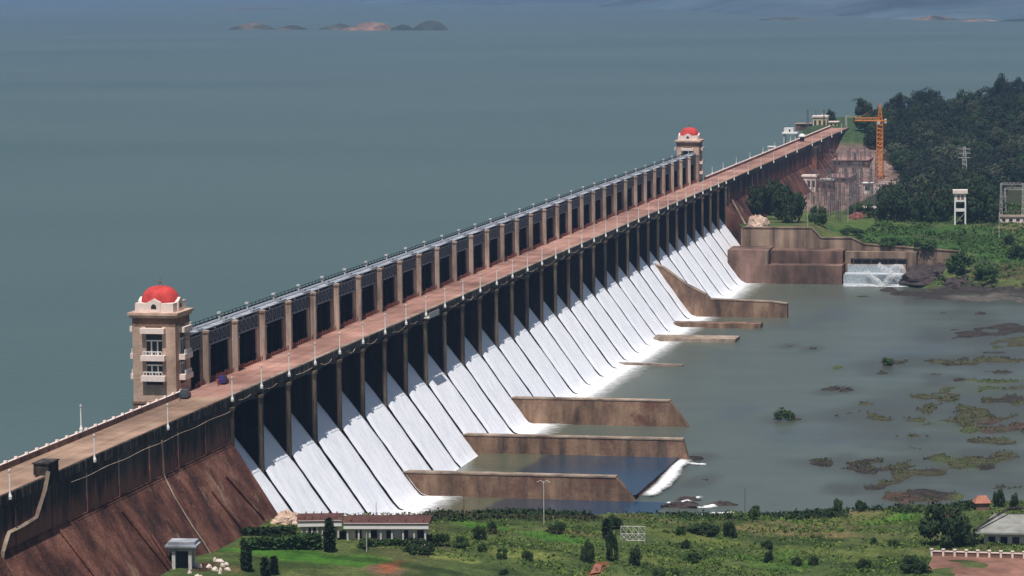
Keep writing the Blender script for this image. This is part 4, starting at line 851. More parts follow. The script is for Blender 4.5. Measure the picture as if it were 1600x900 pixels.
for a in ((1196,343,62,60,'dark0','wide dark tree behind the boulder at the end of the spillway'),(1232,348,58,56,'dark1','second wide dark tree right of the boulder, against the switchyard'),(1216,337,50,54,'dark2','dark tree crown filling the gap behind the two wide ones'),
          (1278,352,34,30,'mid0','small green tree between the dark trees and the lawn'),(1298,192,20,20,'dark2','round dark tree behind the yellow house at the dam end'),
          (1352,188,34,34,'dark0','lone dark tree standing left of the orange crane'),(1566,166,42,50,'far1','tallest tree crown on the skyline of the wood'),
          (1400,345,64,46,'dark1','broad dark tree left of the white watch tower'),(1455,346,62,60,'dark0','broad dark tree close on the left of the white watch tower'),(1530,347,70,58,'dark2','broad dark tree right of the white watch tower'),
          (1577,383,18,16,'dark1','small round bush tree on the far green slope'),(1345,340,40,24,'mid1','bushy green tree at the rear edge of the far lawn'),
          (918,880,24,31,'dark0','left one of the three round dark bushes by the red path'),(955,878,22,50,'dark1','taller middle tree of the three by the red path'),(993,884,27,30,'dark2','right one of the three round dark bushes by the red path'),
          (1482,852,90,66,'dark0','big spreading dark tree left of the grey roof'),(1560,795,20,28,'dark1','upright dark tree right of the small red roof'),(1585,797,19,26,'dark2','upright dark tree at the right edge of the near bank'),
          (1180,812,30,22,'mid0','leafy green bush at the water edge of the near bank'),(1307,800,24,20,'mid1','bush standing before the shallows at the near bank'),(1345,798,20,16,'dark1','dark bush beside the reddish rock mound'),
          (870,832,34,14,'dark0','flat dark bush by the tall thin pole'),(955,826,40,20,'dark2','dark bush at the bank above the pale lattice frame'),(1100,836,60,16,'dark1','long low dark bush right of the lattice frame'),
          (1140,842,22,26,'dark0','upright dark bush in the rough grass of the near bank'),(748,844,24,22,'dark1','dark round bush right of the long white shed'),(768,836,18,20,'dark2','narrow bush behind the dark round one right of the shed'),
          (655,866,50,20,'dark0','dark bushes massed before the white shed'),(720,856,34,18,'mid0','green bush right of the white shed'),(575,856,40,14,'mid1','low bush under the front of the white shed'),
          (1200,880,16,20,'dark0','small dark bush in the lower grass, left of a pair'),(1245,884,18,14,'dark1','small dark bush in the lower grass, in the middle'),(1272,884,20,14,'dark2','small dark bush in the lower grass, right of the pair'),
          (1430,895,50,26,'dark0','dark bush at the lower edge beside the clay yard'),(1350,890,34,18,'mid2','green bush in the lower grass left of the clay yard'),(1085,880,44,14,'mid0','green bush in the yellow grass below the lattice frame'),
          (1385,572,22,12,'mid1','small bush growing on a rock in midstream'),(1225,658,34,20,'mid2','loose green shrub standing alone in the river'),
          (1500,428,50,30,'mid0','green thicket above the brown rocks on the far shore'),(1545,440,46,24,'mid1','green thicket farther right along the far shore'),(1590,405,40,24,'mid2','green thicket at the right edge of the far slope'),
          (1390,388,50,16,'mid0','green bush on the slope above the far retaining wall'),(1440,392,50,16,'mid1','green bush on the slope right of the first one above the wall'),(1330,368,40,14,'mid2','low bush at the step of the far retaining wall')):
    px, py, wpx, hpx, kind, lab = a
    low = hpx < 34 and kind[0] in 'dm' and py > 360
    tree_px(px, py, wpx, hpx, kind, lab, name='bush' if low else 'broadleaf_tree', cat='bush' if low else 'tree', trunk=not low)
random.seed(21); made = 0
while made < 14:
    px = random.uniform(700, 1450); py = random.uniform(815, 905)
    if 900 < px < 1010 and py > 835: continue
    p = GT(px, py)
    if p[2] < 1.8: continue
    w_ = random.uniform(1.2, 3.4); tree(p, w_, w_*random.uniform(0.6, 0.95), random.choice(['dark0','dark1','mid0','mid1','mid2','mid0']), 'small low bush scattered in the rough grass of the near bank', name='bush', cat='bush', group='small bushes scattered over the near bank', trunk=False); made += 1
# conifer-like columns and hedge on the lower left
def column_tree(px, py, wpx, hpx, lab, mt='leafdark'):
    p = GT(px, py); s_ = PXM(p); wd, ht = wpx/s_/2, hpx/s_; t = thing('columnar_tree', lab, 'tree', p); r_ = np.random.default_rng(int(px)); vs = []; fs = []
    for i in range(900):
        z = r_.uniform(0.05, 1); rr = (0.35+0.65*sin(pi*min(1, z*0.9+0.12)))*wd*sqrt(r_.uniform(0.2, 1)); th = r_.uniform(0, 6.28); q = np.array([rr*cos(th), rr*sin(th), z*ht])
        a = r_.normal(size=3)*0.28; bb = r_.normal(size=3)*0.28; o = len(vs); vs += [q+a, q+bb, q-a, q-bb]; fs.append((o, o+1, o+2, o+3))
    local(MB().add(vs, fs), 'crown', M[mt], t); local(MB().tube([(0,0,-0.3),(0,0,ht*0.8)], 0.14, 6, 0.04), 'trunk', M['bark'], t)
column_tree(515,865,18,50,'narrow dark tree in front of the gap between the two sheds'); column_tree(385,896,14,44,'narrow tree at the left end of the bright lawn')
column_tree(414,900,9,26,'left of two small dark conifers on the bright lawn'); column_tree(428,900,9,26,'right of two small dark conifers on the bright lawn')
column_tree(948,842,10,28,'slim dark tree left of the pale lattice frame')
def hedge(px0, px1, py, hpx, dpx, lab, mt='leafdark', n=2500, leaf=0.22):
    a = GT(px0, py); c = GT(px1, py); z = max(a[2], c[2]); L_ = np.linalg.norm((c-a)[:2]); d = (c-a)[:2]/L_; s_ = PXM(a); ht = hpx/s_; r_ = np.random.default_rng(int(px0)); vs = []; fs = []
    for i in range(n):
        u = r_.uniform(0, L_); v_ = r_.uniform(-1.2, 1.2); zz = r_.uniform(-1, ht)*(1+0.15*float(fbm(u, 0, 2, 2))); q = np.array([a[0]+d[0]*u-d[1]*v_, a[1]+d[1]*u+d[0]*v_, z+zz])
        e = r_.normal(size=3)*leaf; g = r_.normal(size=3)*leaf; o = len(vs); vs += [q+e, q+g, q-e, q-g]; fs.append((o, o+1, o+2, o+3))
    tag(MB().add(vs, fs).build('hedge', M[mt]), lab, 'hedge')
hedge(364, 462, 838, 11, 4, 'clipped dark hedge at the foot of the red slope'); hedge(378, 500, 858, 15, 4, 'loose green hedge behind the bright lawn', 'leafmid', 3200, 0.3)
hedge(560, 700, 856, 5, 4, 'low green hedge before the long white shed', 'leafmid', 1600)
# palms near the first shed
def palm(px, py, hpx, lab):
    p = GT(px, py); s_ = PXM(p); h = hpx/s_; t = thing('palm_tree', lab, 'palm', p); local(MB().tube([(0,0,-0.3),(0.15,0,h*0.5),(0.05,0.1,h*0.9)], 0.16, 6, 0.1), 'trunk', M['bark'], t); vs = []; fs = []
    for i in range(12):
        a = i*2*pi/12; prev = None
        for j in range(5):
            f = j/4; r_ = h*0.33*f; zz = h*0.9+h*0.10*sin(f*2.2)-h*0.17*f*f; w_ = h*0.045*(1.1-f); o = len(vs)
            vs += [(r_*cos(a)-w_*sin(a), r_*sin(a)+w_*cos(a), zz), (r_*cos(a)+w_*sin(a), r_*sin(a)-w_*cos(a), zz-0.05)]
            if j: fs.append((o-2, o-1, o+1, o))
    local(MB().add(vs, fs), 'fronds', M['leafdark'], t)
palm(464,806,26,'thick headed palm behind the left shed'); palm(442,806,42,'tall thin palm where the white water meets the near bank'); palm(1341,190,38,'palm at the edge of the wood by the dam end')

# ground cover of the banks
def scatter(region, n, leaf, h, lab, name, mt, seed, zmin=1.0, crest=None):
    r_ = np.random.default_rng(seed); vs = []; fs = []; (x0, x1, y0, y1) = region; X = r_.uniform(x0, x1, n*2); Y = r_.uniform(y0, y1, n*2); ZZ = Z(X, Y); k = fbm(X, Y, 9, 3); u, v, _ = PROJ(X, Y, ZZ)
    if crest: k = np.where(np.abs(Y-np.interp(X, FX, FY)+crest) < crest*1.3, fbm(X, Y, 16, 3)-0.02, -1)
    ok = (ZZ > zmin) & (k > -0.08+r_.uniform(-0.1, 0.1, n*2)) & ~((np.abs(u-450) < 80) & (np.abs(v-868) < 12)) & ~((u > 1452) & (v > 866)) & ~((u < 362))
    for x, y, z in list(zip(X[ok], Y[ok], ZZ[ok]))[:n]:
        for q in range(4):
            c = np.array([x, y, z+h*0.4])+r_.normal(size=3)*np.array([0.5, 0.5, 0.22])*h; e = r_.normal(size=3)*leaf; g = r_.normal(size=3)*leaf; o = len(vs)
            vs += [c+e, c+g, c-e, c-g]; fs.append((o, o+1, o+2, o+3))
    tag(MB().add(vs, fs).build(name, M[mt]), lab, 'ground cover', None, 'stuff')
scatter((15, 185, -25, 120), 5000, 0.15, 0.6, 'rough green weeds over the near bank', 'weeds', 'leafweed', 1, 1.2)
scatter((15, 185, -25, 120), 6500, 0.14, 0.5, 'pale yellow green grass tufts over the near bank', 'grass', 'leaflight', 2, 1.2)
scatter((38, 150, 5, 118), 16000, 0.2, 0.9, 'dark thicket along the crest of the near bank', 'thicket', 'leafdark', 8, 1.0, 4.0)
scatter((60, 150, 610, 860), 5000, 0.3, 1.0, 'green scrub over the far slope', 'scrub', 'leafweed', 3, 1.5)
scatter((90, 210, 90, 430), 9000, 0.13, 0.45, 'olive marsh plants on the mudflats', 'marsh_plants', 'leafmarsh', 4, 0.02)

# ------------------------------------------------------------------ foreground buildings
def shed(px0, px1, py, hpx, dep, label, fascia=True):
    a = GT(px0, py); c = G(px1, py-2, float(a[2])); z = float(a[2]); s_ = PXM(a); L_ = float(np.linalg.norm((c-a)[:2])); rz = atan2(c[1]-a[1], c[0]-a[0]); h = hpx/s_
    t = thing('long_shed', label, 'shed', (a[0], a[1], z), rz)
    local(MB().box(0.6, L_-0.6, 0.6, dep, -2.5, h*0.55), 'wall', M['pinkwhite'], t)
    [local(MB().box(x, x+0.35, -0.35, 0.0, 0, h*0.6), 'veranda_post', M['offwhite'], t) for x in np.linspace(0.3, L_-0.6, 8)]
    [local(MB().box(x, x+1.3, 0.5, 0.598, 0.3, h*0.45), 'window', M['glass'], t) for x in np.arange(2, L_-2, 3.2)]
    if fascia: local(MB().box(-0.3, L_+0.3, -0.75, -0.5, h*0.56, h*0.83), 'fascia', M['white'], t)
    b = MB(); b.add([(-0.5,-0.9,h*0.82),(L_+0.5,-0.9,h*0.82),(L_+0.5,dep/2,h*0.96),(-0.5,dep/2,h*0.96),(L_+0.5,dep+0.6,h*0.82),(-0.5,dep+0.6,h*0.82),(-0.5,-0.9,h*0.78),(L_+0.5,-0.9,h*0.78),(L_+0.5,dep+0.6,h*0.78),(-0.5,dep+0.6,h*0.78)],
        [(0,1,2,3),(3,2,4,5),(6,7,1,0),(8,9,5,4),(6,9,8,7),(0,3,5,9,6),(1,7,8,4,2)])
    for x in np.linspace(1, L_-1, 5): b.box(x, x+0.2, 0.6, dep, h*0.85, h*0.93)
    local(b, 'roof', M['redbrown'], t)
shed(540, 668, 846, 33, 9, 'long shed with a red brown roof and a bright white front band'); shed(468, 532, 842, 34, 8, 'shorter shed half hidden left of the long white fronted one', True)
rock(450,818,50,14,None,'heap of tan stones between the slope and the left shed','palerock','stone_heap',seed=21)
p = GT(283, 884); kz = p[2]; ks = thing('kiosk', 'grey flat roofed pavilion at the foot of the red dam slope', 'kiosk', (p[0]+1.2, p[1]-2, kz-0.6), 0.12)
local(MB().box(-2.3, 2.3, -1.9, 1.9, 4.1, 4.6).box(-3.2, 3.0, -2.4, 2.4, 4.9, 5.2).box(-2.6, 2.6, -2.0, 2.0, 5.2, 5.9), 'roof', M['roofpale'], ks)
local(MB().box(-2.6, 2.6, -2.1, 2.1, 4.6, 4.9), 'slab', M['offwhite'], ks)
for x in (-1.6, 1.6):
    for y in (-1.4, 1.4): local(MB().box(x-0.32, x+0.32, y-0.32, y+0.32, 0, 4.1), 'pillar', M['offwhite'], ks)
local(MB().box(-1.2, 1.0, -0.6, 1.2, 0, 4.0), 'core', M['glass'], ks); local(MB().box(-2.4, 2.4, -2, 2, -1.5, 0.25), 'plinth', M['beam'], ks)
random.seed(5); q = 0
for i in range(16):
    px = random.uniform(296, 360); py = random.uniform(884, 905) if px < 330 else random.uniform(876, 900); rock(px, py, random.uniform(7, 14), random.uniform(4, 7), None, 'lump of white rubble heaped at the foot of the red slope', 'rubble', 'rubble_block', seed=30+i)['group'] = 'white rubble lumps at the foot of the red slope'
# clay yard with pale posts, grey roofed building, little red roofed house
p0 = GT(1456, 872); p1 = GT(1610, 876); z = float(p0[2])+0.3; yd = thing('courtyard', 'red clay yard behind a low wall with pale posts at the lower right corner', 'yard', (p0[0], p0[1], z))
L_ = float(p1[0]-p0[0])+20; local(MB().box(0.3, L_, -30, -0.35, -3, 0.02), 'clay_floor', M['clay'], yd); local(MB().box(0, L_, -0.3, 0, -2, 0.9), 'low_wall', M['towerdark'], yd)
b = MB()
for i in range(int(L_/2.45)): local(MB().box(i*2.45-0.22, i*2.45+0.22, -0.5, -0.304, -1.2, 1.35).box(i*2.45-0.35, i*2.45+0.35, -0.6, 0.1, 1.35, 1.55), 'post', M['pinkwhite'], yd)
local(MB().box(-0.2, L_, -0.45, 0.05, 0.92, 1.12), 'rail', M['pinkwhite'], yd)
p = GT(1530, 852); hb = thing('roofed_hall', 'low hall with a wide pale grey roof at the right edge of the near bank', 'hall', (p[0], p[1], p[2]), 0.05)
local(MB().box(1, 22, 0, 14, -1, 2.4), 'wall', M['rubble'], hb); local(MB().add([(-1,-1.2,2.4),(24,-1.2,2.4),(24,15,2.6),(3,15,2.6),(24,-1.2,2.75),(-1,-1.2,2.75),(3,15,4.2),(24,15,4.4)], [(0,1,2,3),(5,4,7,6),(0,1,4,5),(1,2,7,4),(2,3,6,7),(3,0,5,6)]), 'roof', M['hallroof'], hb)
local(MB().tube([(-1,-1,3.3),(6,14,5.6),(24,15,6.6)], 0.3, 5), 'ridge_beam', M['beam'], hb); [local(MB().box(x, x+1.5, -0.12, -0.02, 0.2, 1.7), 'window', M['beam'], hb) for x in np.arange(2, 21, 2.6)]
p = GT(1534, 797); hs = thing('small_house', 'tiny house with an orange red roof near the water at the right', 'house', (p[0], p[1], p[2]), 0.3)
local(MB().box(-1.6, 1.6, -1.3, 1.3, -0.5, 1.8), 'wall', M['towerdark'], hs); local(MB().add([(-2,-1.7,1.7),(2,-1.7,1.7),(2,1.7,1.7),(-2,1.7,1.7),(-1,0,3.3),(1,0,3.3)], [(0,1,5,4),(1,2,5),(2,3,4,5),(3,0,4),(3,2,1,0)]), 'roof', plain('orange_tile', (0.36,0.15,0.10), 0.8), hs)
b = MB(); q_ = [GT(922,900), GT(938,900), GT(941,886), GT(930,886)]; b.add([(p[0], p[1], float(p[2])+0.35) for p in q_], [(0,1,2,3)]); b.add([(p[0], p[1], float(p[2])-0.5) for p in q_], [(3,2,1,0)]); tag(b.build('path', M['redfence']), kind='structure')
# lattice frame, poles, fences
p = GT(989, 848); lf = thing('lattice_frame', 'pale square lattice frame standing in the rough grass', 'lattice frame', p, 0.1); b = MB(); W_, H_ = 5.2, 3.3
for i in range(5): x = -W_/2+W_*i/4; b.bar((x, 0, -0.6), (x, 0, H_), 0.10)
for z in (0.2, H_/2, H_): b.bar((-W_/2, 0, z), (W_/2, 0, z), 0.10)
for i in range(4):
    x = -W_/2+W_*i/4; x2 = x+W_/4; b.bar((x, 0, 0.2), (x2, 0, H_/2), 0.08); b.bar((x, 0, H_), (x2, 0, H_/2), 0.08); b.bar((x2, 0, 0.2), (x, 0, H_/2), 0.08)
for x in (-W_/2, W_/2): b.bar((x, 0, H_), (x, 2.2, -0.4), 0.09)
local(b, 'bars', M['offwhite'], lf)
def pole(px, py, hpx, lab, arms=True, m='offwhite', r=0.10):
    p = GT(px, py); s_ = PXM(p); h = hpx/s_; t = thing('utility_pole', lab, 'pole', p); local(MB().tube([(0,0,-0.5),(0,0,h)], r, 6, r*0.7), 'shaft', M[m], t)
    if arms: local(MB().tube([(-1.5,0,h*0.97),(-0.6,0,h*1.01),(0,0,h*0.95),(0.6,0,h*1.01),(1.5,0,h*0.97)], 0.07, 5), 'arms', M[m], t)
pole(850,823,70,'tall pale pole with two curved arms before the pool walls'); pole(725,805,54,'dark thin pole in front of the nearest wall', True, 'rust'); pole(588,812,26,'short thin pole behind the long shed', False)
pole(573,862,30,'pale pole in front of the white fronted shed', False); pole(1561,375,42,'pale pole on the far green slope right of the watch tower', False, 'offwhite', 0.14); pole(1262,356,34,'pale pole by the far lawn at the wall corner', False)
pole(1325,348,40,'grey pole behind the red flowers on the far lawn', True, 'offwhite', 0.12); pole(1164,805,40,'thin dark pole at the tip of the near bank', False, 'rust')
for i, (a, c, n, hp, lab, m_) in enumerate((((560,812),(1010,818),46,10,'thin post fence along the crest of the near bank','rust'),((1180,842),(1400,842),22,8,'thin post fence across the yellow grass of the near bank','parapet'),((760,838),(900,842),14,10,'thin post fence right of the sheds','rust'),((1050,832),(1150,824),10,12,'short post fence near the bank rapids','rust'))):
    t = thing('post_fence', lab, 'fence', GT(*a)); b = MB(); org = np.array(t.location); prev = None
    for j in range(n+1):
        p = GT(a[0]+(c[0]-a[0])*j/n, a[1]+(c[1]-a[1])*j/n)-org; h = hp/6.9; b.box(p[0]-0.07, p[0]+0.07, p[1]-0.07, p[1]+0.07, p[2]-0.4, p[2]+h)
        if prev is not None: b.bar(tuple(prev+np.array([0,0,h*0.9])), tuple(p+np.array([0,0,h*0.9])), 0.03)
        prev = p
    local(b, 'posts', M[m_], t)

# ------------------------------------------------------------------ vehicles and people on the road
def vehicle(name, lab, loc, rz, m, L_, W_, H_, cat, canopy=None):
    t = thing(name, lab, cat, loc, rz); b = MB(); h = H_
    b.prism([(-L_/2,0.35),(L_/2,0.35),(L_/2,h*0.52),(L_*0.28,h*0.58),(-L_/2,h*0.58)], -W_/2, W_/2); local(b, 'body', m, t)
    b = MB(); b.prism([(-L_/2+0.1,h*0.58),(L_*0.26,h*0.58),(L_*0.12,h),(-L_/2+0.25,h)], -W_/2+0.08, W_/2-0.08); local(b, 'cabin', canopy or m, t)
    b = MB(); b.box(-L_*0.38, L_*0.1, -W_/2+0.05, W_/2-0.05, h*0.64, h*0.9); local(b, 'window', M['glass'], t)
    for sx in (-0.32, 0.32):
        for sy in (-1, 1):
            b = MB(); n = 10; vs = [(L_*sx+0.36*cos(2*pi*i/n), sy*(W_/2-0.12)+d, 0.36+0.36*sin(2*pi*i/n)) for d in (-0.13, 0.13) for i in range(n)]; b.add(vs, [tuple(range(n)), tuple(range(n, 2*n))]+[(i, (i+1) % n, (i+1) % n+n, i+n) for i in range(n)]); local(b, 'wheel', M['rubber'], t)
    return t
p = G(349, 600, 38.6); vehicle('auto_rickshaw', 'small dark blue three wheeler on the road by the second gallery column', (p[0], p[1], 38.6), pi/2, M['bluecar'], 3.0, 1.6, 1.9, 'rickshaw')
p = G(287, 622, 38.6); vehicle('jeep', 'dark slate jeep parked on the road beside the near tower', (p[0]+0.4, p[1], 38.6), pi/2+0.1, M['greycar'], 3.6, 1.7, 1.95, 'jeep')
def person(p, rz, shirt, trouser, lab):
    me_ = bpy.data.meshes.new('person'); V_ = [(0,0,0.92),(0,0,1.15),(0,0,1.42),(0,0,1.52),(0,0,1.66),(-0.1,0,0.88),(-0.11,0.03,0.48),(-0.12,0,0.06),(-0.12,0.14,0.03),(0.1,0,0.88),(0.11,-0.03,0.48),(0.12,0,0.06),(0.12,0.14,0.03),(-0.2,0,1.40),(-0.26,0.0,1.12),(-0.25,0.08,0.86),(0.2,0,1.40),(0.26,0,1.12),(0.25,0.08,0.86)]
    E_ = [(0,1),(1,2),(2,3),(3,4),(0,5),(5,6),(6,7),(7,8),(0,9),(9,10),(10,11),(11,12),(2,13),(13,14),(14,15),(2,16),(16,17),(17,18)]; Rr = [.15,.15,.16,.06,.11,.1,.075,.05,.045,.1,.075,.05,.045,.07,.05,.04,.07,.05,.04]
    me_.from_pydata(V_, E_, []); o = bpy.data.objects.new('person', me_); C.objects.link(o); md = o.modifiers.new('skin', 'SKIN'); 
    for i, r_ in enumerate(Rr): me_.skin_vertices[0].data[i].radius = (r_, r_*0.85)
    me_.skin_vertices[0].data[0].use_root = True; sb = o.modifiers.new('sub', 'SUBSURF'); sb.levels = 1; sb.render_levels = 1; me_.materials.append(shirt); o.location = tuple(map(float, p)); o.rotation_euler = (0, 0, rz); tag(o, lab, 'person')
try:
    sh = plain('dark_shirt', (0.05,0.06,0.12)); p = G(281, 626, 38.6)
    person((p[0], p[1], 38.6), 0.4, sh, sh, 'person in dark clothes standing beside the parked jeep')
    p = G(341, 603, 38.6); person((p[0], p[1], 38.6), 1.0, plain('red_shirt', (0.4,0.05,0.05)), sh, 'person in red standing next to the blue three wheeler')
except Exception as e: print('person', e)

# ------------------------------------------------------------------ far bank: watch tower, crane, switchyard, buildings
p = GT(1500, 351); s_ = PXM(p); wt = thing('watch_tower', 'white watch tower on four legs at the top of the far green slope', 'watch tower', p, 0.1); W_ = 20/s_; H_ = 54/s_; hw = W_/2
for x in (-1, 1):
    for y in (-1, 1): local(MB().box(x*hw*0.8-0.32, x*hw*0.8+0.32, y*hw*0.8-0.32, y*hw*0.8+0.32, -1, H_*0.66), 'leg', M['white'], wt)
local(MB().box(-hw*0.88, hw*0.88, -hw*0.88, hw*0.88, H_*0.38, H_*0.46), 'landing', M['white'], wt); local(MB().box(-hw*0.9, hw*0.9, -hw*0.9, hw*0.9, H_*0.66, H_*0.90), 'room', M['white'], wt)
for x in (-0.45, 0.15): local(MB().box(x*hw, (x+0.4)*hw, -hw*0.93, -hw*0.905, H_*0.73, H_*0.85), 'window', M['redfence'], wt)
local(MB().box(-hw*1.15, hw*1.15, -hw*1.15, hw*1.15, H_*0.90, H_*1.0), 'roof', M['pinkwhite'], wt); local(MB().bar((-hw*0.8, -hw*0.8, 0.3), (hw*0.8, -hw*0.8, H_*0.36), 0.12), 'brace', M['offwhite'], wt)

def lattice(b, x, y, z0, z1, w0, w1, n, t_=0.12):
    for i in range(n):
        a, c = i/n, (i+1)/n; wa = (w0+(w1-w0)*a)/2; wc = (w0+(w1-w0)*c)/2; za = z0+(z1-z0)*a; zc = z0+(z1-z0)*c
        cs = [(-1,-1),(1,-1),(1,1),(-1,1)]
        for k, (sx, sy) in enumerate(cs):
            s2 = cs[(k+1) % 4]; b.bar((x+sx*wa, y+sy*wa, za), (x+sx*wc, y+sy*wc, zc), t_); b.bar((x+sx*wa, y+sy*wa, za), (x+s2[0]*wc, y+s2[1]*wc, zc), t_*0.7); b.bar((x+sx*wc, y+sy*wc, zc), (x+s2[0]*wc, y+s2[1]*wc, zc), t_*0.7)
p = GT(1375, 280); s_ = PXM(p); cr = thing('tower_crane', 'orange tower crane with its jib pointing left over the trees', 'crane', p, 0.0); H_ = 92/s_
b = MB(); lattice(b, 0, 0, 0, H_, 3.0, 3.0, 14, 0.33); local(b, 'mast', M['orange'], cr)
b = MB(); lattice(b, 0, 0, H_, H_+26/s_, 2.2, 0.5, 4, 0.22); local(b, 'peak', M['orange'], cr)
b = MB(); jl = 39/s_
for i in range(10):
    x = -jl*i/10; x2 = -jl*(i+1)/10
    for y in (-0.7, 0.7): b.bar((x, y, H_-0.3), (x2, y, H_-0.3), 0.28)
    b.bar((x, 0, H_+1.3), (x2, 0, H_+1.3), 0.2); b.bar((x, -0.7, H_-0.3), ((x+x2)/2, 0, H_+1.3), 0.14); b.bar(((x+x2)/2, 0, H_+1.3), (x2, -0.7, H_-0.3), 0.14)
local(b, 'jib', M['orange'], cr); b = MB(); b.box(0, 3.6, -0.9, 0.9, H_-0.4, H_+0.2); local(b, 'counter_jib', M['orange'], cr); local(MB().box(2.4, 3.6, -0.8, 0.8, H_-1.6, H_+0.8), 'counterweight', M['offwhite'], cr)
local(MB().bar((0, 0, H_+24/s_), (-jl*0.8, 0, H_+1.4), 0.07), 'tie_bar', M['orange'], cr); local(MB().box(-1.2, 0.2, -2.2, -1.2, H_-2.2, H_-0.4), 'cab', M['offwhite'], cr)
p = GT(1507, 290); s_ = PXM(p); py_ = thing('pylon', 'grey lattice pylon rising from the wood above the watch tower', 'pylon', p); b = MB(); H_ = 60/s_; lattice(b, 0, 0, 0, H_, 3.4, 0.9, 9, 0.16)
for f in (0.72, 0.84, 0.95): b.bar((-3.0, 0, H_*f), (3.0, 0, H_*f), 0.16)
local(b, 'lattice', M['offwhite'], py_)
def gantry(px, py, wpx, hpx, lab, rz=0.0, grp='switchyard gantries', m='yardsteel'):
    p = GT(px, py); s_ = PXM(p); W_ = wpx/s_; H_ = hpx/s_; t = thing('switchyard_gantry', lab, 'gantry', p, rz, grp)
    for x in (0, W_): b = MB(); lattice(b, x, 0, 0, H_, 1.2, 0.6, 6, 0.12); local(b, 'mast', M[m], t)
    b = MB()
    for z in (H_-0.5, H_+0.3): b.bar((0, 0, z), (W_, 0, z), 0.09)
    for i in range(6): b.bar((W_*i/6, 0, H_-0.5), (W_*(i+0.5)/6, 0, H_+0.3), 0.06); b.bar((W_*(i+0.5)/6, 0, H_+0.3), (W_*(i+1)/6, 0, H_-0.5), 0.06)
    local(b, 'beam', M[m], t); b = MB(); [b.tube([(W_*f, 0, H_-0.6), (W_*f, 0, H_-2.4)], 0.16, 6) for f in (0.5,)]; local(b, 'insulator', M['rust'], t)
random.seed(3)
GL = 'grey steel gantry among many in the switchyard below the dam'
for i, (px, py) in enumerate([(1272,338),(1300,336),(1328,334),(1290,322),(1318,320),(1340,318),(1262,312),(1285,306),(1312,305),(1335,303),(1270,293),(1296,290),(1322,288),(1340,286),(1280,277),(1308,275),(1335,272),(1262,268),(1296,262),(1328,260),(1282,345),(1308,343),(1336,326),(1278,329),(1306,328),(1330,311),(1300,313),(1276,300),(1306,297),(1332,295),(1318,283),(1292,284),(1345,266),(1270,318)]):
    gantry(px, py, random.uniform(22, 30), random.uniform(26, 36), GL)
for (px, py, w_, h_, lb) in ((1564,345,34,58,'tall pale gantry at the right edge beside the watch tower wood'),(1570,335,40,40,'shorter gantry behind the tall one at the right edge')): gantry(px, py, w_, h_, lb, grp='gantries at the right edge', m='offwhite')
def house(px, py, wpx, hpx, dep, lab, wallm, roofm, rz=0, name='house', wins=3, cat='house', pitched=False):
    p = GT(px, py); s_ = PXM(p); W_ = wpx/s_/2; H_ = hpx/s_; t = thing(name, lab, cat, p, rz); local(MB().box(-W_, W_, 0, dep, -1.5, H_*0.9), 'wall', M[wallm], t)
    if pitched: local(MB().add([(-W_-.4,-.4,H_*.85),(W_+.4,-.4,H_*.85),(W_+.4,dep+.4,H_*.85),(-W_-.4,dep+.4,H_*.85),(-W_-.4,dep/2,H_*1.2),(W_+.4,dep/2,H_*1.2)], [(0,1,5,4),(1,2,5),(2,3,4,5),(3,0,4),(3,2,1,0)]), 'roof', M[roofm], t)
    else: local(MB().box(-W_-0.4, W_+0.4, -0.4, dep+0.4, H_*0.9, H_*1.0), 'roof', M[roofm], t)
    for i in range(wins):
        x = -W_+2*W_*(i+0.5)/wins; local(MB().box(x-W_*0.5/wins, x+W_*0.5/wins, -0.08, -0.01, H_*0.3, H_*0.68), 'window', M['glass'], t)
house(1264,300,22,26,8,'pinkish white building with dark windows in the red switchyard','pinkwhite','pinkwhite',0,'substation_building',3,'building'); house(1292,300,20,20,7,'lower pale building right of the pinkish one in the switchyard','towerdark','offwhite',0,'substation_building',2,'building')
house(1355,302,14,16,8,'small white building between the switchyard and the crane','offwhite','white',0,'small_building',1,'building'); house(1362,338,34,14,8,'low flat building with a pale roof before the crane','towerdark','pinkwhite',0,'flat_building',3,'building')
house(1388,310,34,12,22,'wide pale roofed hall at the foot of the crane','offwhite','pinkwhite',0.1,'hall',2,'hall'); house(1585,349,44,10,10,'long tan shed at the right edge beside the gantries','pinkwhite','walltop',0,'shed',4,'shed')
house(1245,290,12,6,30,'flat roofed block under the dam wing','bankred','bankred',0,'block_house',1,'building')
random.seed(9)
for i in range(18):
    px, py = random.uniform(1256, 1350), random.uniform(262, 335); p = GT(px, py); s_ = PXM(p); h = random.uniform(26, 44)/s_; t_ = thing('lightning_mast', 'thin grey mast among the switchyard gantries', 'mast', p, 0, 'thin masts in the switchyard'); local(MB().tube([(0,0,-0.3),(0,0,h)], 0.16, 5, 0.07), 'shaft', M['yardsteel'], t_); local(MB().tube([(-0.9,0,h*0.8),(0.9,0,h*0.8)], 0.07, 4), 'crossarm', M['yardsteel'], t_)
M['pinkroof'] = plain('dusty_pink_roof', (0.34,0.20,0.18), 0.9, 0.2, 0.2)
for (px, py, w_, h_, dp, lb) in ((1318,262,76,12,60,'broad dusty pink hall roof at the head of the switchyard'),(1298,285,60,8,30,'second dusty pink hall below the broad one')): house(px, py, w_, h_, dp, lb, 'bankred', 'pinkroof', 0, 'hall', 4, 'hall')
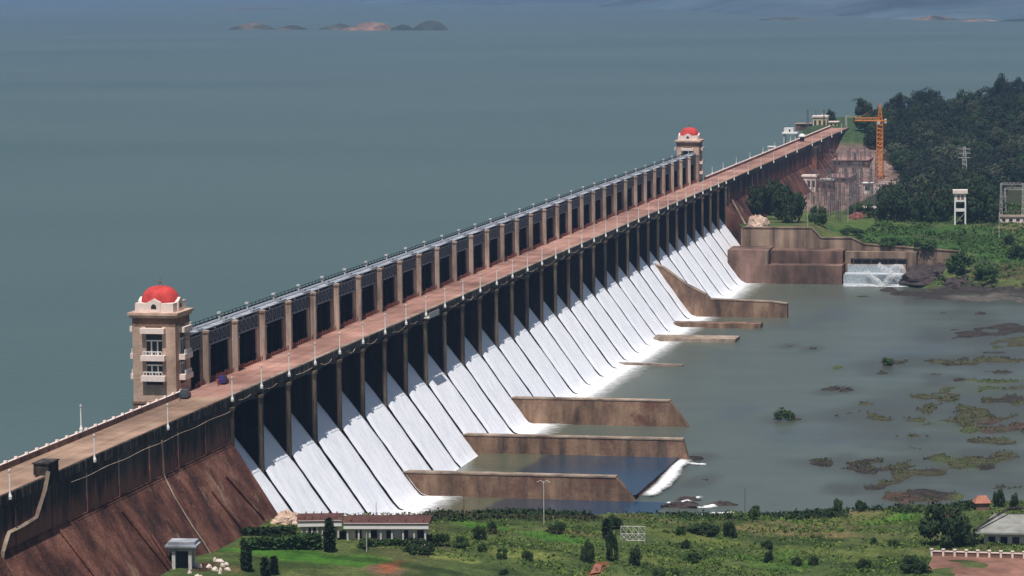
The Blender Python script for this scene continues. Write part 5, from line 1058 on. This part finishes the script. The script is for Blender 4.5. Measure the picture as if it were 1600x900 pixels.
# buildings on the crest at the far end of the dam
def onwater(px, py, wpx, hpx, dep, z, lab, wallm, roofm, name, wins=3, cat='building', pitched=False):
    p = G(px, py, z); s_ = PXM(p); W_ = wpx/s_/2; H_ = hpx/s_; t = thing(name, lab, cat, (p[0], p[1], z)); local(MB().box(-W_, W_, 0, dep, -4, H_*0.88), 'wall', M[wallm], t)
    local(MB().box(-W_-0.5, W_+0.5, -0.5, dep+0.5, H_*0.88, H_), 'roof', M[roofm], t)
    for i in range(wins): x = -W_+2*W_*(i+0.5)/wins; local(MB().box(x-W_*0.45/wins, x+W_*0.45/wins, -0.09, -0.01, H_*0.25, H_*0.65), 'window', M['glass'], t)
M['cream'] = plain('cream_plaster', (0.62,0.50,0.30), 0.8, 0.15, 0.5)
onwater(1281,201,22,20,9,36.5,'yellow flat roofed house near the far end of the dam','cream','pinkwhite','house',3,'house'); onwater(1302,200,14,10,8,37,'cream low house right of the yellow one','cream','pinkwhite','house',2,'house')
onwater(1258,200,30,7,10,36,'long low terrace wall left of the yellow house','bankred','walltop','terrace',1,'terrace'); onwater(1288,184,9,4,6,41,'white water tank on the roof of the yellow house','white','white','water_tank',1,'tank')
p = G(1234, 226, 36); s_ = PXM(p); iv = thing('intake_tower', 'white intake house standing on thin legs in the reservoir beside the dam', 'intake tower', (p[0], p[1], 33)); W_ = 24/s_/2; H_ = 22/s_
for x in (-0.75, 0.75):
    for y in (0, 5): local(MB().tube([(x*W_, y, -6), (x*W_, y, H_+1.2)], 0.45, 7), 'leg', M['offwhite'], iv)
local(MB().box(-W_, W_, -1, 6, H_+1.2, H_+2.0), 'platform', M['white'], iv); local(MB().box(-W_*0.75, W_*0.45, -0.2, 5, H_+2.0, H_+4.4), 'cabin', M['white'], iv); local(MB().box(-W_*0.1, W_*0.1, -0.3, -0.21, H_+2.4, H_+3.6), 'window', M['glass'], iv)
p = G(1253, 220, 39); gb = thing('guard_booth', 'small round topped white booth on the road near the far end of the dam', 'booth', (-8.2, p[1], 38.6)); local(MB().lathe(0, 0, [(1.2, 0), (1.2, 2.6)], 12), 'body', M['glass'], gb); local(MB().lathe(0, 0, [(1.9, 2.6), (1.8, 3.2), (1.2, 3.9), (0.1, 4.3)], 14), 'roof', M['white'], gb)
p = G(1209, 238, 37); bb_ = thing('pump_house', 'little white pump house on the reservoir side of the far wing', 'pump house', (-14.5, p[1], 36)); local(MB().box(-1.8, 1.8, 0, 5, 0, 3.6), 'wall', M['offwhite'], bb_); local(MB().box(-2.1, 2.1, -0.3, 5.3, 3.6, 4.0), 'roof', M['white'], bb_)
for (px, py, w_, h_, lb) in ((1322,200,22,18,'pale open frame standing at the end of the dam'),): gantry(px, py, w_, h_, lb, grp='frames at the dam end', m='offwhite')
rock(1337,342,22,9,None,'clump of red flowers on the far lawn','redfence','flower_bed',seed=50)

# ------------------------------------------------------------------ air
hz = MB(); hz.box(-17000, 8000, -3000, 17500, -8, 420) if False else hz.box(-9000, 5000, -1500, 15500, -7, 300)
hm = bpy.data.materials.new('haze'); hm.use_nodes = True; t = hm.node_tree; t.nodes.clear(); ou = t.nodes.new('ShaderNodeOutputMaterial'); pv = t.nodes.new('ShaderNodeVolumePrincipled')
pv.inputs['Color'].default_value = (0.40,0.63,1.0,1); pv.inputs['Density'].default_value = 7.5e-5; pv.inputs['Anisotropy'].default_value = 0.2
t.links.new(pv.outputs[0], ou.inputs['Volume'])
ho = hz.build('haze', hm); ho['kind'] = 'stuff'; ho['label'] = 'thin blue haze over the reservoir and valley'; ho['category'] = 'haze'
